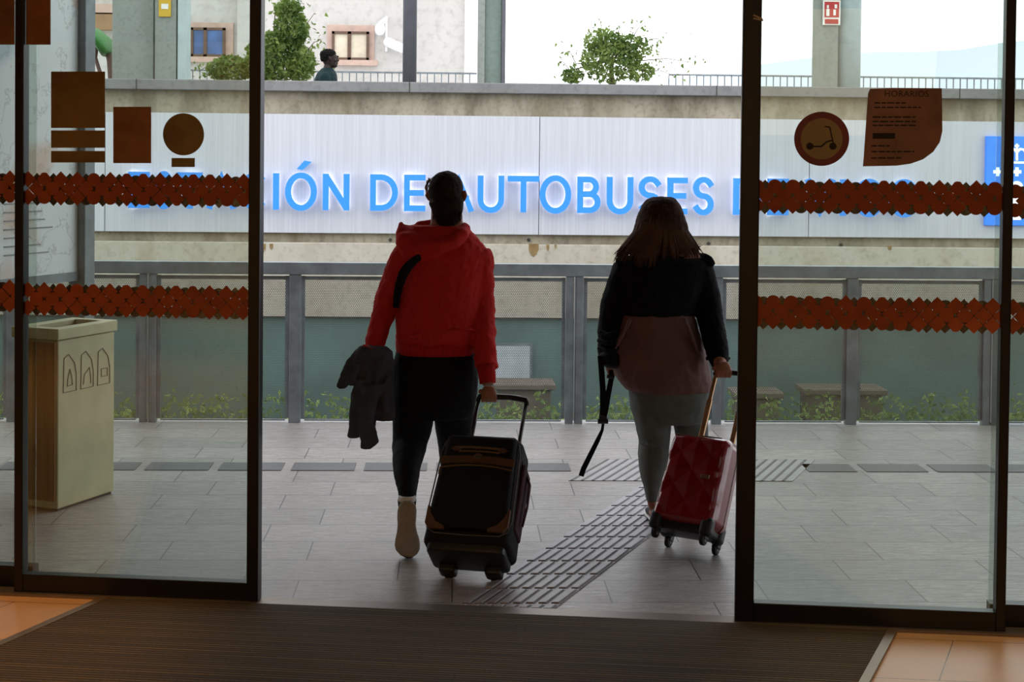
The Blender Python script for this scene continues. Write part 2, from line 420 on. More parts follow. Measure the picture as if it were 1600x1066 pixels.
# ------------------------------------------------------------------ sliding doors
M_DEC = mat('decal_orange_brown', (176, 84, 36), .6, var=.15, vs=12)
M_DECB = mat('decal_shadow', (70, 30, 16), .6, var=.1)
def vprism(mb, poly, y0, y1):      # outline in (u,z) of the door frame, between two depths
    return mb.prism([Vector((a, y0, b)) for a, b in poly], (0, y1-y0, 0))
def circ(cx, cz, r, n=28): return [(cx+r*math.cos(2*PI*i/n), cz+r*math.sin(2*PI*i/n)) for i in range(n)]
def blob(cx, cz, r, kind):
    if kind == 0: return circ(cx, cz, r, 16)
    d = r*1.2
    if kind == 1: return [(cx-d, cz), (cx, cz-d), (cx+d, cz), (cx, cz+d)]
    # leaf: two round, two pointed corners
    pts = [(cx-d*.95, cz)]
    pts += [(cx+r*math.cos(R(a)), cz+r*math.sin(R(a))) for a in range(250, 300, 15)]
    pts += [(cx+d*.95, cz)]
    pts += [(cx+r*math.cos(R(a)), cz+r*math.sin(R(a))) for a in range(70, 120, 15)]
    return pts
def sliding(name, px0, px1, xs0, xs1, pyb, ztop, railh, rng):
    """xs0, xs1 stile widths in px"""
    e = empty(name, mtx=DM, kind='structure')
    ua, ub = D(px0, 560)[0], D(px1, 560)[0]
    wa, wb_ = xs0/410, xs1/420
    for a, b in ((ua, ua+wa), (ub-wb_, ub)):
        st = MB().bb((a, -.03, .012), (b, .03, ztop)).build('stile', M_BLACKMETAL, e, bevel=.004)
    MB().bb((ua+wa, -.028, .012), (ub-wb_, .028, railh)).build('bottom_rail', M_BLACKMETAL, e, bevel=.003)
    MB().bb((ua+wa, -.028, ztop-.09), (ub-wb_, .028, ztop)).build('top_rail', M_BLACKMETAL, e, bevel=.003)
    gl = MB().bb((ua+wa-.005, -.004, railh-.01), (ub-wb_+.005, .004, ztop-.08)).build('glass_pane', M_GLASS, e)
    return e, gl, ua+wa, ub-wb_
def band(parent, a, b, zc, seed):
    rg = random.Random(seed); r = .0272; p = .0675
    f = MB(); k = MB(); i = 0; u = a+r*.4
    while u < b+.001:
        for row in (-1, 0, 1):
            uu = u+(p/2 if row == 0 else 0); zz = zc+row*.0355
            if uu-r*1.28 > b: continue
            vprism(f, blob(uu, zz, r, rg.choice((0, 1, 2, 1))), -.0075, -.0052)
            u2 = uu+.032
            if u2+r < b+.02: vprism(k, blob(u2, zz-.005, r*.93, rg.choice((0, 1, 1))), .0052, .0065)
        u += p
    o1 = f.build('decal_band', M_DEC, parent); o2 = k.build('decal_shadow', M_DECB, parent)  # darker offset copies stand for the decals' shadow on the second pane
    o1['label'] = 'orange brown decal band of circles and diamonds'
M_BROWN = mat('sticker_brown', (150, 100, 60), .25, var=.35, vs=5)
M_BROWN2 = mat('sticker_olive', (138, 114, 62), .22, var=.3, vs=4)
d1, g1, a1, b1 = sliding('door_1', 27, 408, 14.5, 19.5, 934, 2.5, .083, 1)
d2, g2, a2, b2 = sliding('door_2', 1153, 1576, 29, 15, 980, 2.5, .083, 2)
zu, zl = D(215, 296)[1], D(215, 470)[1]
band(g1, a1, b1, zu, 3); band(g1, a1, b1, zl, 4); 
zu2, zl2 = D(1370, 308)[1], D(1370, 490)[1]
band(g2, a2-.02, b2, zu2, 5); band(g2, a2-.02, b2, zl2, 6)
def sticker(parent, name, poly, m, y0=-.0075, y1=-.0045, label=None, px=True):
    if px: poly = [D(*p) for p in poly]
    o = vprism(MB(), poly, y0, y1).build(name, m, parent)
    if label: o['label'] = label
    return o
def rect(x0, y0, x1, y1): return [(x0, y1), (x1, y1), (x1, y0), (x0, y0)]
for r_ in ((81, 112, 165, 200), (81, 204, 165, 231), (81, 236, 165, 254)): sticker(g1, 'sticker', rect(*r_), M_BROWN2, label='brown rectangular sticker strip')
sticker(g1, 'sticker', rect(178, 167, 237, 255), M_BROWN, label='upright brown rectangular sticker')
sticker(g1, 'sticker', rect(42, -8, 80, 70), M_BROWN, label='brown sticker at top left of the pane')
c_ = D(287.5, 210); rr = (D(319.5, 210)[0]-D(255.5, 210)[0])/2
sticker(g1, 'round_sticker', circ(c_[0], c_[1], rr, 48), M_BROWN2, px=False, label='round olive brown sticker')
sticker(g1, 'small_sticker', rect(269, 247, 305, 261), M_BROWN2, label='small dark rectangular sticker')
# scooter sign
M_MAROON = mat('ring_maroon', (130, 40, 44), .4); M_BEIGE = mat('sign_beige', (168, 156, 116), .5); M_INK = mat('dark_ink', (34, 30, 28), .6)
c_ = D(1283.5, 217); rr = (D(1326.5, 217)[0]-D(1240.5, 217)[0])/2
sc = sticker(g2, 'scooter_sign', circ(c_[0], c_[1], rr, 48), M_MAROON, px=False, label='round no-scooter sign with maroon ring')
def inD(px, py): return D(px, py)
inner = vprism(MB(), circ(c_[0], c_[1], rr*.76, 48), -.0085, -.0075)
f_ = inner.build('sign_face', M_BEIGE, g2); f_['label'] = 'beige inner disc'
def stroke2(mb, pts, wd, y0, y1, fn=D):
    pts = [Vector((*fn(*p), 0)) if fn else Vector((*p, 0)) for p in pts]
    for a, b in zip(pts, pts[1:]):
        d = (b-a).normalized(); n = Vector((-d.y, d.x, 0))*wd/2; a_, b_ = a-d*wd*.3, b+d*wd*.3
        vprism(mb, [(v_.x, v_.y) for v_ in (a_-n, b_-n, b_+n, a_+n)], y0, y1)
ic = MB(); y0_, y1_ = -.0095, -.0085
stroke2(ic, [(1263, 229), (1283, 229), (1291, 222), (1301, 219)], .006, y0_, y1_)
stroke2(ic, [(1289, 198), (1296, 199), (1302, 226)], .005, y0_, y1_)
for cx in (1265, 1301): q_ = D(cx, 228.5); vprism(ic, circ(q_[0], q_[1], .0135, 18), y0_, y1_)
f_ = ic.build('scooter_icon', M_INK, g2); f_['label'] = 'black kick scooter pictogram'
# opening hours sticker
pts = [(1359, 139), (1395, 137.5), (1471, 138), (1472, 205), (1468, 222), (1458, 237), (1442, 249), (1422, 256), (1400, 259), (1348, 260), (1349, 248), (1356, 146)]
M_HOUR = mat('sticker_warm_brown', (150, 100, 72), .3, var=.3, vs=6)
sticker(g2, 'opening_hours_sticker', pts[::-1], M_HOUR, label='brown opening hours sticker with rounded lower right')
def text_mesh(body, size, name, m, parent, mtx, spacing=1.0, ext=.0006):
    cu = bpy.data.curves.new(name, 'FONT'); cu.body = body; cu.size = size; cu.extrude = ext; cu.space_character = spacing
    to = bpy.data.objects.new(name, cu); COL.objects.link(to)
    me = bpy.data.meshes.new_from_object(to.evaluated_get(bpy.context.evaluated_depsgraph_get()))
    bpy.data.objects.remove(to); me.materials.clear(); me.materials.append(m)
    me.transform(mtx); me.name = name
    o = bpy.data.objects.new(name, me); COL.objects.link(o); o.parent = parent; return o
q_ = D(1381, 151)
text_mesh('HORARIOS', .032, 'sticker_title', M_INK, g2, Matrix.Translation((q_[0], -.0085, q_[1])) @ Matrix.Rotation(R(90), 4, 'X'), 1.05)
ln = MB()
for yy, x0, x1 in ((161, 1366, 1415), (168, 1366, 1438), (183, 1363, 1430), (190, 1363, 1434), (196, 1363, 1434), (237, 1361, 1428), (228, 1361, 1390), (247, 1361, 1410)):
    x = x0
    while x < x1-3:
        w_ = random.uniform(6, 14); w_ = min(w_, x1-x); vprism(ln, [D(x, yy+1.1), D(x+w_, yy+1.1), D(x+w_, yy-1.1), D(x, yy-1.1)], -.0085, -.0075); x += w_+2
vprism(ln, [D(1363, 217), D(1398, 217), D(1398, 208), D(1363, 208)], -.0085, -.0075)
ln.build('sticker_text_lines', M_INK, g2)
# lever on the stile of the right door
o = MB()
stroke2(o, [(1177, 25), (1190, 31)], .006, -.036, -.03); stroke2(o, [(1177, 30), (1191, 33)], .006, -.036, -.03)
o.build('door_badge', mat('pale_badge', (190, 180, 150), .4), d2)['label'] = 'small pale badge near the top of the stile'
# fixed side lights
def fixed(name, ua, ub, off, st):
    e = empty(name, mtx=DM @ Matrix.Translation((0, off, 0)), kind='structure')
    MB().bb((ua, -.03, 0), (ub, .03, .09)).build('bottom_rail', M_BLACKMETAL, e)
    for s_ in st: MB().bb((s_, -.03, .09), (s_+.05, .03, 2.5)).build('mullion', M_BLACKMETAL, e)
    return e, MB().bb((ua, -.004, .085), (ub, .004, 2.5)).build('glass_pane', M_GLASS, e)
uL = D(27, 560)[0]; uR = D(1576, 560)[0]
f1, fg1 = fixed('window_1', uL-2.6, uL+.04, .09, [uL-2.6, uL-1.3])
f2, fg2 = fixed('window_2', uR-.04, uR+2.6, .09, [uR+1.3, uR+2.55])
band(fg1, uL-.35, uL-.035, zu, 8); band(fg1, uL-.35, uL-.035, zl, 9)
band(fg2, uR+.02, uR+.35, zu2-.01, 10); band(fg2, uR+.02, uR+.35, zl2-.01, 11)
def Do(px, py): return D(px, py, .09)
vprism(MB(), [Do(-40, 70), Do(24, 70), Do(24, -8), Do(-40, -8)], -.0075, -.0045).build('sticker', M_BROWN, fg1)

# ------------------------------------------------------------------ platform fence
def zF(py, x=800): return P(x, py, YF).z
rz1, rz0 = zF(412), zF(431)
fe = empty('platform_fence', 'grey steel platform fence with perforated sheet infill along the edge of the paving', 'fence', loc=(0, YF, 0))
XL, XR = P(-260, 500, YF).x, P(1900, 500, YF).x
MB().bb((XL, -.035, rz0), (XR, .035, rz1)).build('top_rail', M_STEEL, fe, bevel=.004)
posts = [(-130, 16), (20, 16), (232, 26), (461, 18), (897, 27), (1120, 15), (1330, 17), (1547, 25), (1760, 18)]
px_ = []
for p_, wd in posts:
    xc = P(p_, 540, YF).x; h = px2m(wd, YF)/2; px_.append((xc, h))
    if wd > 20:
        m_ = MB().bb((xc-h, -.03, 0), (xc-.006, .03, rz0)).bb((xc+.006, -.03, 0), (xc+h, .03, rz0))
        m_.build('post', M_STEEL, fe, bevel=.003)
        MB().bb((xc-.0035, -.036, .02), (xc+.0035, -.02, rz0)).build('joint_strip', M_RAILW, fe)
    else: MB().bb((xc-h, -.03, 0), (xc+h, .03, rz0)).build('post', M_STEEL, fe, bevel=.003)
for (xa_, ha), (xb_, hb) in zip(px_, px_[1:]):
    a, b = xa_+ha+.004, xb_-hb-.004; t_ = .022
    MB().bb((a, -.012, .03), (a+t_, .012, rz0-.01)).bb((b-t_, -.012, .03), (b, .012, rz0-.01)).bb((a+t_, -.012, rz0-.012-t_), (b-t_, .012, rz0-.012)).bb((a+t_, -.012, .012), (b-t_, .012, .02)).build('panel_frame', M_STEEL, fe)
    MB().bb((a+t_-.002, -.001, .02), (b-t_+.002, .001, rz0-.012-t_+.002)).build('perforated_panel', M_PERF, fe)

# ------------------------------------------------------------------ far side: retaining wall, sign, walkway
def zW(py, Y=YW, x=800): return P(x, py, Y).z
XA, XB = -16, 17
zc1, zc0 = zW(131), zW(147)
zb1 = zW(381); zb0 = zW(496)
zwk = P(517, 77, 20.6).z-1.74
o = MB().bb((XA, YW, zb0-.02), (XB, YW+.4, zc0)).build('retaining_wall', M_CONC)
tag(o, 'stained concrete retaining wall across the bus lane carrying the station sign', 'wall', kind='structure')
o = MB().bb((XA, YW-.16, zc0), (XB, YW+.5, zc1)).build('wall_coping', M_COPING, bevel=.01); tag(o, kind='structure')
o = MB().bb((XA, YW-.10, zb0), (XB, YW+.0, zb1)).build('wall_beam', M_BEAM, bevel=.01); tag(o, kind='structure')
cg = MB()
for px in (213, 640, 1120, 1500): x = P(px, 130, YW-.16).x; cg.bb((x-.006, YW-.163, zc0), (x+.006, YW-.158, zc1))
cg.build('trim_coping_joints', mat('joint_dark', (60, 60, 58), .8))['kind'] = 'structure'
# stains
stm = MB(); M_RUST = mat('rust_stain', (138, 112, 70), .9, var=.4, vs=14)
rs_ = random.Random(5)
for px, py0, py1, wd in ((411, 381, 396, 8), (424, 381, 391, 5), (834, 381, 402, 15), (856, 382, 393, 4), (868, 382, 390, 3), (640, 382, 386, 5), (1390, 384, 392, 6)):
    n_ = max(3, int(wd*1.5))
    for q_ in range(n_):
        xx = px+(q_/(n_-1)-.5)*wd; f_ = 1-.7*abs(q_/(n_-1)-.5)**1.2*rs_.uniform(.6, 1.8); a, b = P(xx, py0, YW-.1), P(xx, py0+(py1-py0)*max(.2, f_), YW-.1); h_ = wd/n_*.5*YW/F
        stm.add([(a.x-h_, YW-.102, a.z), (a.x+h_, YW-.102, a.z), (a.x+h_*.7, YW-.102, b.z), (a.x-h_*.7, YW-.102, b.z)], [(0, 1, 2, 3)])
o = stm.build('rust_stains', M_RUST); tag(o, 'brown rust stains running down the pale concrete beam under the sign', 'stain', kind='stuff')
an = MB()
for px, py in ((610, 375), (826, 375), (1107, 381), (1314, 383)):
    a = P(px, py, YW); an.cyl((a.x, YW-.01, a.z), (0, 1, 0), .022, .02, 12)
o = an.build('wall_anchors', mat('anchor_dark', (60, 56, 50), .8)); tag(o, 'row of small dark anchor holes in the concrete below the sign', 'anchor hole', kind='stuff')

# lower level
o = MB().bb((XA, YF+.4, -3.3), (XB, 30, -3.2)).build('floor_bus_lane', mat('asphalt', (70, 72, 74), .85)); o['kind'] = 'structure'
M_TEAL = mat('teal_panel', (100, 126, 120), .4, var=.2, vs=1.5)
o = MB().bb((XA, YW-.02, -3.2), (XB, YW+.3, zb0-.02)).build('lower_wall', M_TEAL); tag(o, kind='structure')
o = MB().bb((XA, YF+.0, -3.2), (XB, YF+.1, -.35)).build('platform_edge_wall', M_COPING); tag(o, kind='structure')
a, b = P(765, 590, YW-.05), P(828, 541, YW-.05)
nb_ = empty('notice_board', 'pale notice board on the teal wall, seen through the mesh beside the man', 'notice board', loc=(0, 0, 0))
MB().bb((a.x, YW-.07, a.z), (b.x, YW-.03, b.z)).build('board', mat('pale_board', (190, 200, 206), .4), nb_)
MB().bb((a.x-.03, YW-.06, a.z-.03), (b.x+.03, YW-.02, b.z+.03)).build('frame', M_STEEL, nb_)
for i, (p0, p1, py0) in enumerate(((776, 860, 607), (1258, 1375, 615), (1150, 1215, 620))):
    a, b = P(p0, 700, 17.2), P(p1, py0, 17.2)
    o = MB().bb((a.x, 17.1, -3.2), (b.x, 17.5, b.z)).bb((a.x-.05, 17.05, b.z), (b.x+.05, 17.55, b.z+.06)).build('concrete_planter', mat('brown_concrete', (104, 96, 84), .9), bevel=.01)
    tag(o, ('grey block planter behind the mesh, right of the man in red', 'brown block planter seen through the mesh under the right door decals', 'block planter behind the mesh just right of the right door stile')[i], 'planter')
def leafcloud(mb, c, rx, ry, rz, n, size, rg, shell=.5):
    for _ in range(n):
        while True:
            p = Vector((rg.uniform(-1, 1), rg.uniform(-1, 1), rg.uniform(-1, 1)))
            if shell**1 < p.length <= 1 or (p.length <= 1 and rg.random() < .3): break
        p = Vector((c[0]+p.x*rx, c[1]+p.y*ry, c[2]+p.z*rz))
        leaf(mb, p, size*rg.uniform(.7, 1.25), rg)
def leaf(mb, p, s, rg):
    a = Vector((rg.gauss(0, 1), rg.gauss(0, 1), rg.gauss(0, 1)-.4)).normalized(); b = a.cross(Vector((rg.gauss(0, 1), rg.gauss(0, 1), rg.gauss(0, 1)))).normalized(); n_ = a.cross(b)*.12
    mb.add([p-a*s*.5, p-a*s*.1+b*s*.3+n_*s, p+a*s*.6, p-a*s*.1-b*s*.3+n_*s], [(0, 1, 2), (0, 2, 3)])
def leaf_mat(name, c1, c2):
    m = bpy.data.materials.new(name); m.use_nodes = True; t = NT(m)
    n = t.noise(t.coord('Object'), 3.5, 3)
    col = t.ramp(n, [(.35, lin(c1)), (.65, lin(c2))])
    t.l.new(col, t.b.inputs['Base Color']); t.b.inputs['Roughness'].default_value = .55
    tl = t.add('ShaderNodeBsdfTranslucent'); t.l.new(col, tl.inputs[0]); mx = t.add('ShaderNodeMixShader'); mx.inputs[0].default_value = .35
    t.l.new(t.b.outputs[0], mx.inputs[1]); t.l.new(tl.outputs[0], mx.inputs[2]); t.l.new(mx.outputs[0], t.out.inputs[0]); return m
M_LEAF = leaf_mat('leaf_green', (76, 104, 42), (136, 156, 80))
M_HEDGE = leaf_mat('hedge_green', (80, 110, 48), (150, 170, 90))
rg = random.Random(2); hd = MB()
for i in range(9000):
    leaf(hd, Vector((rg.uniform(-9, 10), rg.uniform(15.2, 16.9), rg.uniform(-1.35, P(800, 618, 16.5).z+.12*noise.noise(Vector((i*.37, 0, 0)))))), .075, rg)
o = hd.build('ground_cover_plants', M_HEDGE); tag(o, 'green leafy ground cover along the foot of the far wall behind the mesh', 'plants', kind='stuff')
o = MB().bb((-9.2, 15.0, -3.2), (10.2, 17.0, -1.38)).build('planting_bed', mat('soil', (84, 78, 50), .95)); tag(o, 'long raised planting bed below the far wall behind the fence mesh', 'planting bed')

# sign ----------------------------------------------------------------
ZS1, ZS0 = zW(182, YW-.06), zW(366.5, YW-.06)
sg = empty('station_sign', 'long white wall sign with glowing blue letters reading ESTACIÓN DE AUTOBUSES DE VIGO', 'sign', loc=(0, YW-.06, 0))
sx0, sx1 = P(90, 270, YW).x, P(1720, 270, YW).x; seams = [sx0, P(410, 270, YW).x-1.9, P(842, 270, YW).x, P(1262, 270, YW).x, sx1]
for a, b in zip(seams, seams[1:]):
    MB().bb((a+.004, -.03, ZS0), (b-.004, .05, ZS1)).build('panel', M_PANEL, sg, bevel=.004)
def blue_mat():
    m = mat('letter_blue', (36, 104, 190), .35, var=.05, emit=(62, 156, 236), es=.62); return m
M_BLUE = blue_mat(); M_BLUES = mat('letter_blue_side', (44, 110, 200), .4, emit=(40, 110, 210), es=.25)
M_HALO = mat('letter_back_glow', (255, 255, 255), .5, emit=(255, 250, 252), es=1.6)
def arc(cx, cy, rx, ry, a0, a1, n=14): return [(cx+rx*math.cos(R(a0+(a1-a0)*i/n)), cy+ry*math.sin(R(a0+(a1-a0)*i/n))) for i in range(n+1)]
GL = {'E': (.62, [[(0, 0), (0, 1)], [(0, 1), (.62, 1)], [(0, .5), (.56, .5)], [(0, 0), (.62, 0)]]),
 'T': (.78, [[(.39, 0), (.39, 1)], [(0, 1), (.78, 1)]]),
 'I': (.0, [[(0, 0), (0, 1)]]),
 'N': (.68, [[(0, 0), (0, 1)], [(.05, .95), (.63, .05)], [(.68, 0), (.68, 1)]]),
 'D': (.78, [[(0, 0), (0, 1), (.28, 1)]+arc(.28, .5, .5, .5, 90, -90)+[(0, 0)]]),
 'U': (.68, [[(0, 1), (0, .34)]+arc(.34, .34, .34, .34, 180, 360)+[(.68, 1)]]),
 'O': (.92, [arc(.46, .5, .46, .5, 0, 360, 36)]),
 'C': (.74, [arc(.46, .5, .46, .5, 52, 308, 24)]),
 'G': (.82, [arc(.46, .5, .46, .5, 52, 322, 24)+[(.82, .2), (.82, .48), (.52, .48)]]),
 'S': (.58, [arc(.29, .75, .29, .25, 30, 265, 14)+arc(.29, .25, .29, .25, 85, -150, 14)]),
 'B': (.62, [[(0, 0), (0, 1)], [(0.05, 1), (.30, 1)]+arc(.30, .76, .26, .24, 90, -90, 10)+[(.05, .52)], [(.05, .5195), (.34, .52)]+arc(.34, .26, .28, .26, 90, -90, 10)+[(.05, 0)]]),
 'A': (.82, [[(0, 0), (.41, 1), (.82, 0)], [(.15, .34), (.67, .34)]]),
 'V': (.82, [[(0, 1), (.41, 0), (.82, 1)]])}
def offset_band(pts, wd):
    P2 = [Vector(p) for p in pts]; P2 = [p for i, p in enumerate(P2) if i == 0 or (p-P2[i-1]).length > 1e-4]; n = len(P2); closed = (P2[0]-P2[-1]).length < 1e-4
    if closed: P2 = P2[:-1]; n -= 1
    Lf, Rt = [], []
    for i in range(n):
        a = P2[i-1] if (i > 0 or closed) else None; b = P2[(i+1) % n] if (i < n-1 or closed) else None
        d1_ = (P2[i]-a).normalized() if a is not None else None; d2_ = (b-P2[i]).normalized() if b is not None else None
        if d1_ is None: d1_ = d2_
        if d2_ is None: d2_ = d1_
        n1 = Vector((-d1_.y, d1_.x)); n2 = Vector((-d2_.y, d2_.x)); m_ = n1+n2
        m_ = n1 if m_.length < 1e-3 else m_.normalized(); sc_ = min(1/max(m_.dot(n1), .3), 1.5)*wd/2
        Lf.append(P2[i]+m_*sc_); Rt.append(P2[i]-m_*sc_)
    return Lf, Rt, closed
def glyph(mb, ch, x0, x1, z0, z1, wd, ya, yb):
    wdt, strokes = GL[ch]; H_ = z1-z0-wd
    fx = (x1-x0-wd)/wdt if wdt else 1
    for si_, s_ in enumerate(strokes):
        ys_ = ya-.0012*si_
        pts = [((x0+wd/2+p[0]*fx) if wdt else (x0+x1)/2, z0+wd/2+p[1]*H_) for p in s_]
        if (Vector(pts[0])-Vector(pts[-1])).length > 1e-4:
            a_, b_ = Vector(pts[0]), Vector(pts[-1]); a2_, b2_ = Vector(pts[1]), Vector(pts[-2])
            pts = [tuple(a_+(a_-a2_).normalized()*wd*.5)]+pts[1:-1]+[tuple(b_+(b_-b2_).normalized()*wd*.5)]
        Lf, Rt, cl = offset_band(pts, wd); n = len(Lf)
        for i in range(n if cl else n-1):
            j = (i+1) % n; mb.prism([Vector((v_.x, ys_, v_.y)) for v_ in (Rt[i], Rt[j], Lf[j], Lf[i])], (0, yb-ys_, 0))
LET = [('E', 200, 233), ('S', 243, 268), ('T', 276, 316), ('A', 323, 368), ('C', 376, 412), ('I', 425, 437), ('O', 445, 495), ('N', 504, 546),
       ('D', 578, 622), ('E', 631, 665), ('A', 694, 740), ('U', 746, 788), ('T', 793, 843), ('O', 843, 893), ('B', 902, 939), ('U', 948, 990), ('S', 998, 1034), ('E', 1043, 1075), ('S', 1083, 1116),
       ('D', 1146, 1190), ('E', 1200, 1233), ('V', 1259, 1305), ('I', 1312, 1324), ('G', 1335, 1378), ('O', 1390, 1437)]
YL = YW-.20
for ch, xa_, xb_ in LET:
    xm = (xa_+xb_)/2; lo = 329.5+(xm-590)*.0112; hi = 272.5+(xm-590)*.0108
    a, b = P(xa_, lo, YL), P(xb_, hi, YL); z0, z1 = P(xm, lo, YL).z, P(xm, hi, YL).z
    ov = .012 if ch in 'OCGSU' else 0
    g_ = MB(); glyph(g_, ch, a.x, b.x, z0-ov, z1+(ov if ch != 'U' else 0), .071, -.14, -.075)
    if ch == 'O' and 440 < xa_ < 450:
        for y_, y2_ in ((-.14, -.075),):
            t0, t1 = P(468, 265, YL), P(481, 252, YL); d_ = (t1-t0); n_ = Vector((.035, 0, -.006))
            g_.prism([Vector((t0.x, y_, t0.z))-n_, Vector((t0.x, y_, t0.z))+n_, Vector((t1.x, y_, t1.z))+n_*1.2, Vector((t1.x, y_, t1.z))-n_*1.2], (0, y2_-y_, 0))
    lo_ = g_.build('letter', M_BLUE, sg)
    h_ = MB(); glyph(h_, ch, a.x+.012, b.x-.012, z0-ov+.012, z1+ov-.012, .060, -.072, -.062); h_.build('halo_light', M_HALO, lo_)
# emblem panel
eb = empty('emblem_sign', 'glowing blue square emblem with white crown, crosses and disc, far right of the wall', 'sign', loc=(0, YW-.12, 0))
a, b = P(1538, 352, YW-.12), P(1672, 214, YW-.12)
M_EBLUE = mat('emblem_blue', (40, 120, 225), .35, emit=(40, 120, 232), es=.75)
M_EW = mat('emblem_white', (240, 245, 250), .4, emit=(235, 245, 255), es=.8)
MB().bb((a.x, -.03, a.z), (b.x, .03, b.z)).build('blue_panel', M_EBLUE, eb, bevel=.006)
MB().bb((a.x+.03, .031, a.z+.03), (b.x-.03, .04, b.z-.03)).build('halo_light', M_HALO, eb)
w_ = MB()
def PE(px, py): q_ = P(px, py, YW-.155); return (q_.x, q_.z)
def plus(cx, cy, s_, t_):
    c0 = PE(cx, cy); u_ = s_*YW/F; v_ = t_*YW/F
    w_.bb((c0[0]-u_, -.036, c0[1]-v_), (c0[0]+u_, -.031, c0[1]+v_)); w_.bb((c0[0]-v_, -.036, c0[1]-u_), (c0[0]+v_, -.031, c0[1]+u_))
for cx in (1559, 1589, 1619, 1649): plus(cx, 268.5, 7, 2.6)
plus(1589, 228, 3.5, 1.4)
def est(pts, wd): stroke2(w_, [PE(*p) for p in pts], wd, -.036, -.031, None)
est([(1575, 250), (1575, 235)], .03); est([(1589, 250), (1589, 232)], .03); est([(1603, 250), (1603, 235)], .03)
est([(1575, 240), (1578, 234), (1584, 233), (1589, 238), (1594, 233), (1600, 234), (1603, 240)], .028)
est([(1568, 236), (1571, 247), (1575, 250)], .02); est([(1578, 254), (1640, 254.5)], .026)
q_ = PE(1589, 293); w_.cyl((q_[0], -.034, q_[1]), (0, 1, 0), 10*YW/F, .006, 28)
est([(1582, 300), (1589, 325), (1596, 300)], .07); est([(1589, 300), (1589, 340)], .1)
w_.build('white_marks', M_EW, eb)

# walkway behind the coping
o = MB().bb((XA-4, YW+.4, zwk-.3), (XB+6, 27, zwk)).build('floor_walkway', M_COPING); o['kind'] = 'structure'
def railing(px0, px1, Y, ztop, name, label):
    e = empty(name, label, 'railing', loc=(0, Y, 0)); x0, x1 = P(px0, 120, Y).x, P(px1, 120, Y).x
    MB().bb((x0, -.02, ztop-.03), (x1, .02, ztop)).build('top_rail', M_STEEL, e)
    m_ = MB(); x = x0; st = 11.0*Y/F
    while x < x1: m_.bb((x-.009, -.009, zwk), (x+.009, .009, ztop-.03)); x += st
    o_ = m_.build('balusters', M_STEEL, e); o_['kind'] = 'stuff'
railing(290, 745, 26.5, P(520, 111, 26.5).z, 'walkway_railing', 'thin steel railing behind the coping on the left, before the white building')
railing(1045, 1900, 26.5, P(1340, 119, 26.5).z, 'walkway_railing', 'thin steel railing behind the coping on the right, against the hazy hills')
def column(name, px0, px1, Y, depth, m, label, group=None):
    a, b = P(px0, 60, Y), P(px1, 60, Y)
    e = empty(name, label, 'column', loc=((a.x+b.x)/2, Y+depth/2, zwk), group=group)
    return e, (b.x-a.x), depth
def colpart(e, w_, d_, x0, x1, nm, m, y0=None, y1=None, h=6.5, bv=.01):
    o_ = MB().bb((w_*(x0-.5), -d_/2 if y0 is None else y0, 0), (w_*(x1-.5), d_/2 if y1 is None else y1, h)).build(nm, m, e, bevel=bv); return o_
M_COLD = mat('column_dark_paint', (84, 86, 92), .5); M_COLG = concrete('column_green_grey', (126, 142, 134), (108, 122, 114), 2, .5); M_COLL = mat('column_light', (172, 186, 188), .45)
e, w_c, d_c = column('concrete_pillar', 175, 240, 20.2, .5, M_COLM, 'wide concrete pillar behind the coping, leftmost seen through the left door'); colpart(e, w_c, d_c, 0, 1, 'shaft', M_COLM)
MB().bb((-w_c/2-.01, -.26, 0), (w_c/2+.01, .26, .95)).build('plinth', M_COLM, e)
e, w_c, d_c = column('walkway_column', 242, 291, 20.0, .35, M_COLM, 'concrete and steel column bearing a yellow notice, seen through the left door'); colpart(e, w_c, d_c, 0, .68, 'concrete_shaft', M_COLM); colpart(e, w_c, d_c, .72, 1, 'steel_edge', M_COLL)
a, b = P(248, 26, 19.98), P(267, -6, 19.98)
ys = empty('notice_plate', 'small yellow plate with a white pictogram square on the column in the left door', 'sign', loc=(0, 19.985, 0))
MB().bb((a.x, -.01, a.z), (b.x, .01, b.z)).build('plate', mat('yellow_plate', (196, 160, 40), .5), ys)
a, b = P(252, 14, 19.97), P(263, 6, 19.97); MB().bb((a.x, -.016, a.z), (b.x, -.011, b.z)).build('pictogram', mat('white_plate', (225, 225, 220), .5), ys)
e, w_c, d_c = column('round_column', 629, 651, 20.2, .2, M_COLD, 'slim dark grey round column left of the pale column behind the coping')
MB().cyl((0, 0, 3.2), (0, 0, 1), w_c/2, 6.5, 28).build('shaft', M_COLD, e, smooth=True)
e, w_c, d_c = column('walkway_column', 747, 790, 20.0, .4, M_COLG, 'green grey column with a dark right edge in the middle of the doorway view'); colpart(e, w_c, d_c, 0, .25, 'left_flange', M_COLM); colpart(e, w_c, d_c, .25, .86, 'shaft', M_COLG, -.12); colpart(e, w_c, d_c, .86, 1, 'right_flange', M_COLD)
e, w_c, d_c = column('walkway_column', 1280, 1351, 20.0, .4, M_COLM, 'broad two-tone column with a red fire sign, seen through the right door'); colpart(e, w_c, d_c, 0, .42, 'concrete_shaft', M_COLM)
MB().cyl((w_c*.21, 0, 3.2), (0, 0, 1), w_c*.29, 6.4, 32).build('round_shaft', M_COLL, e, smooth=True)
M_RED = mat('sign_red', (176, 30, 34), .4); M_WHT = mat('sign_white', (232, 228, 222), .5)
fs = empty('fire_sign', 'small red fire equipment sign with white pictograms on the broad right column', 'sign', loc=(0, 19.97, 0))
a, b = P(1288, 27, 19.97), P(1311, 3, 19.97); MB().bb((a.x-.02, -.004, a.z-.1), (b.x+.02, .01, b.z+.02)).build('backing_plate', M_WHT, fs); MB().bb((a.x, -.01, a.z), (b.x, -.004, b.z)).build('pictogram_panel', M_RED, fs)
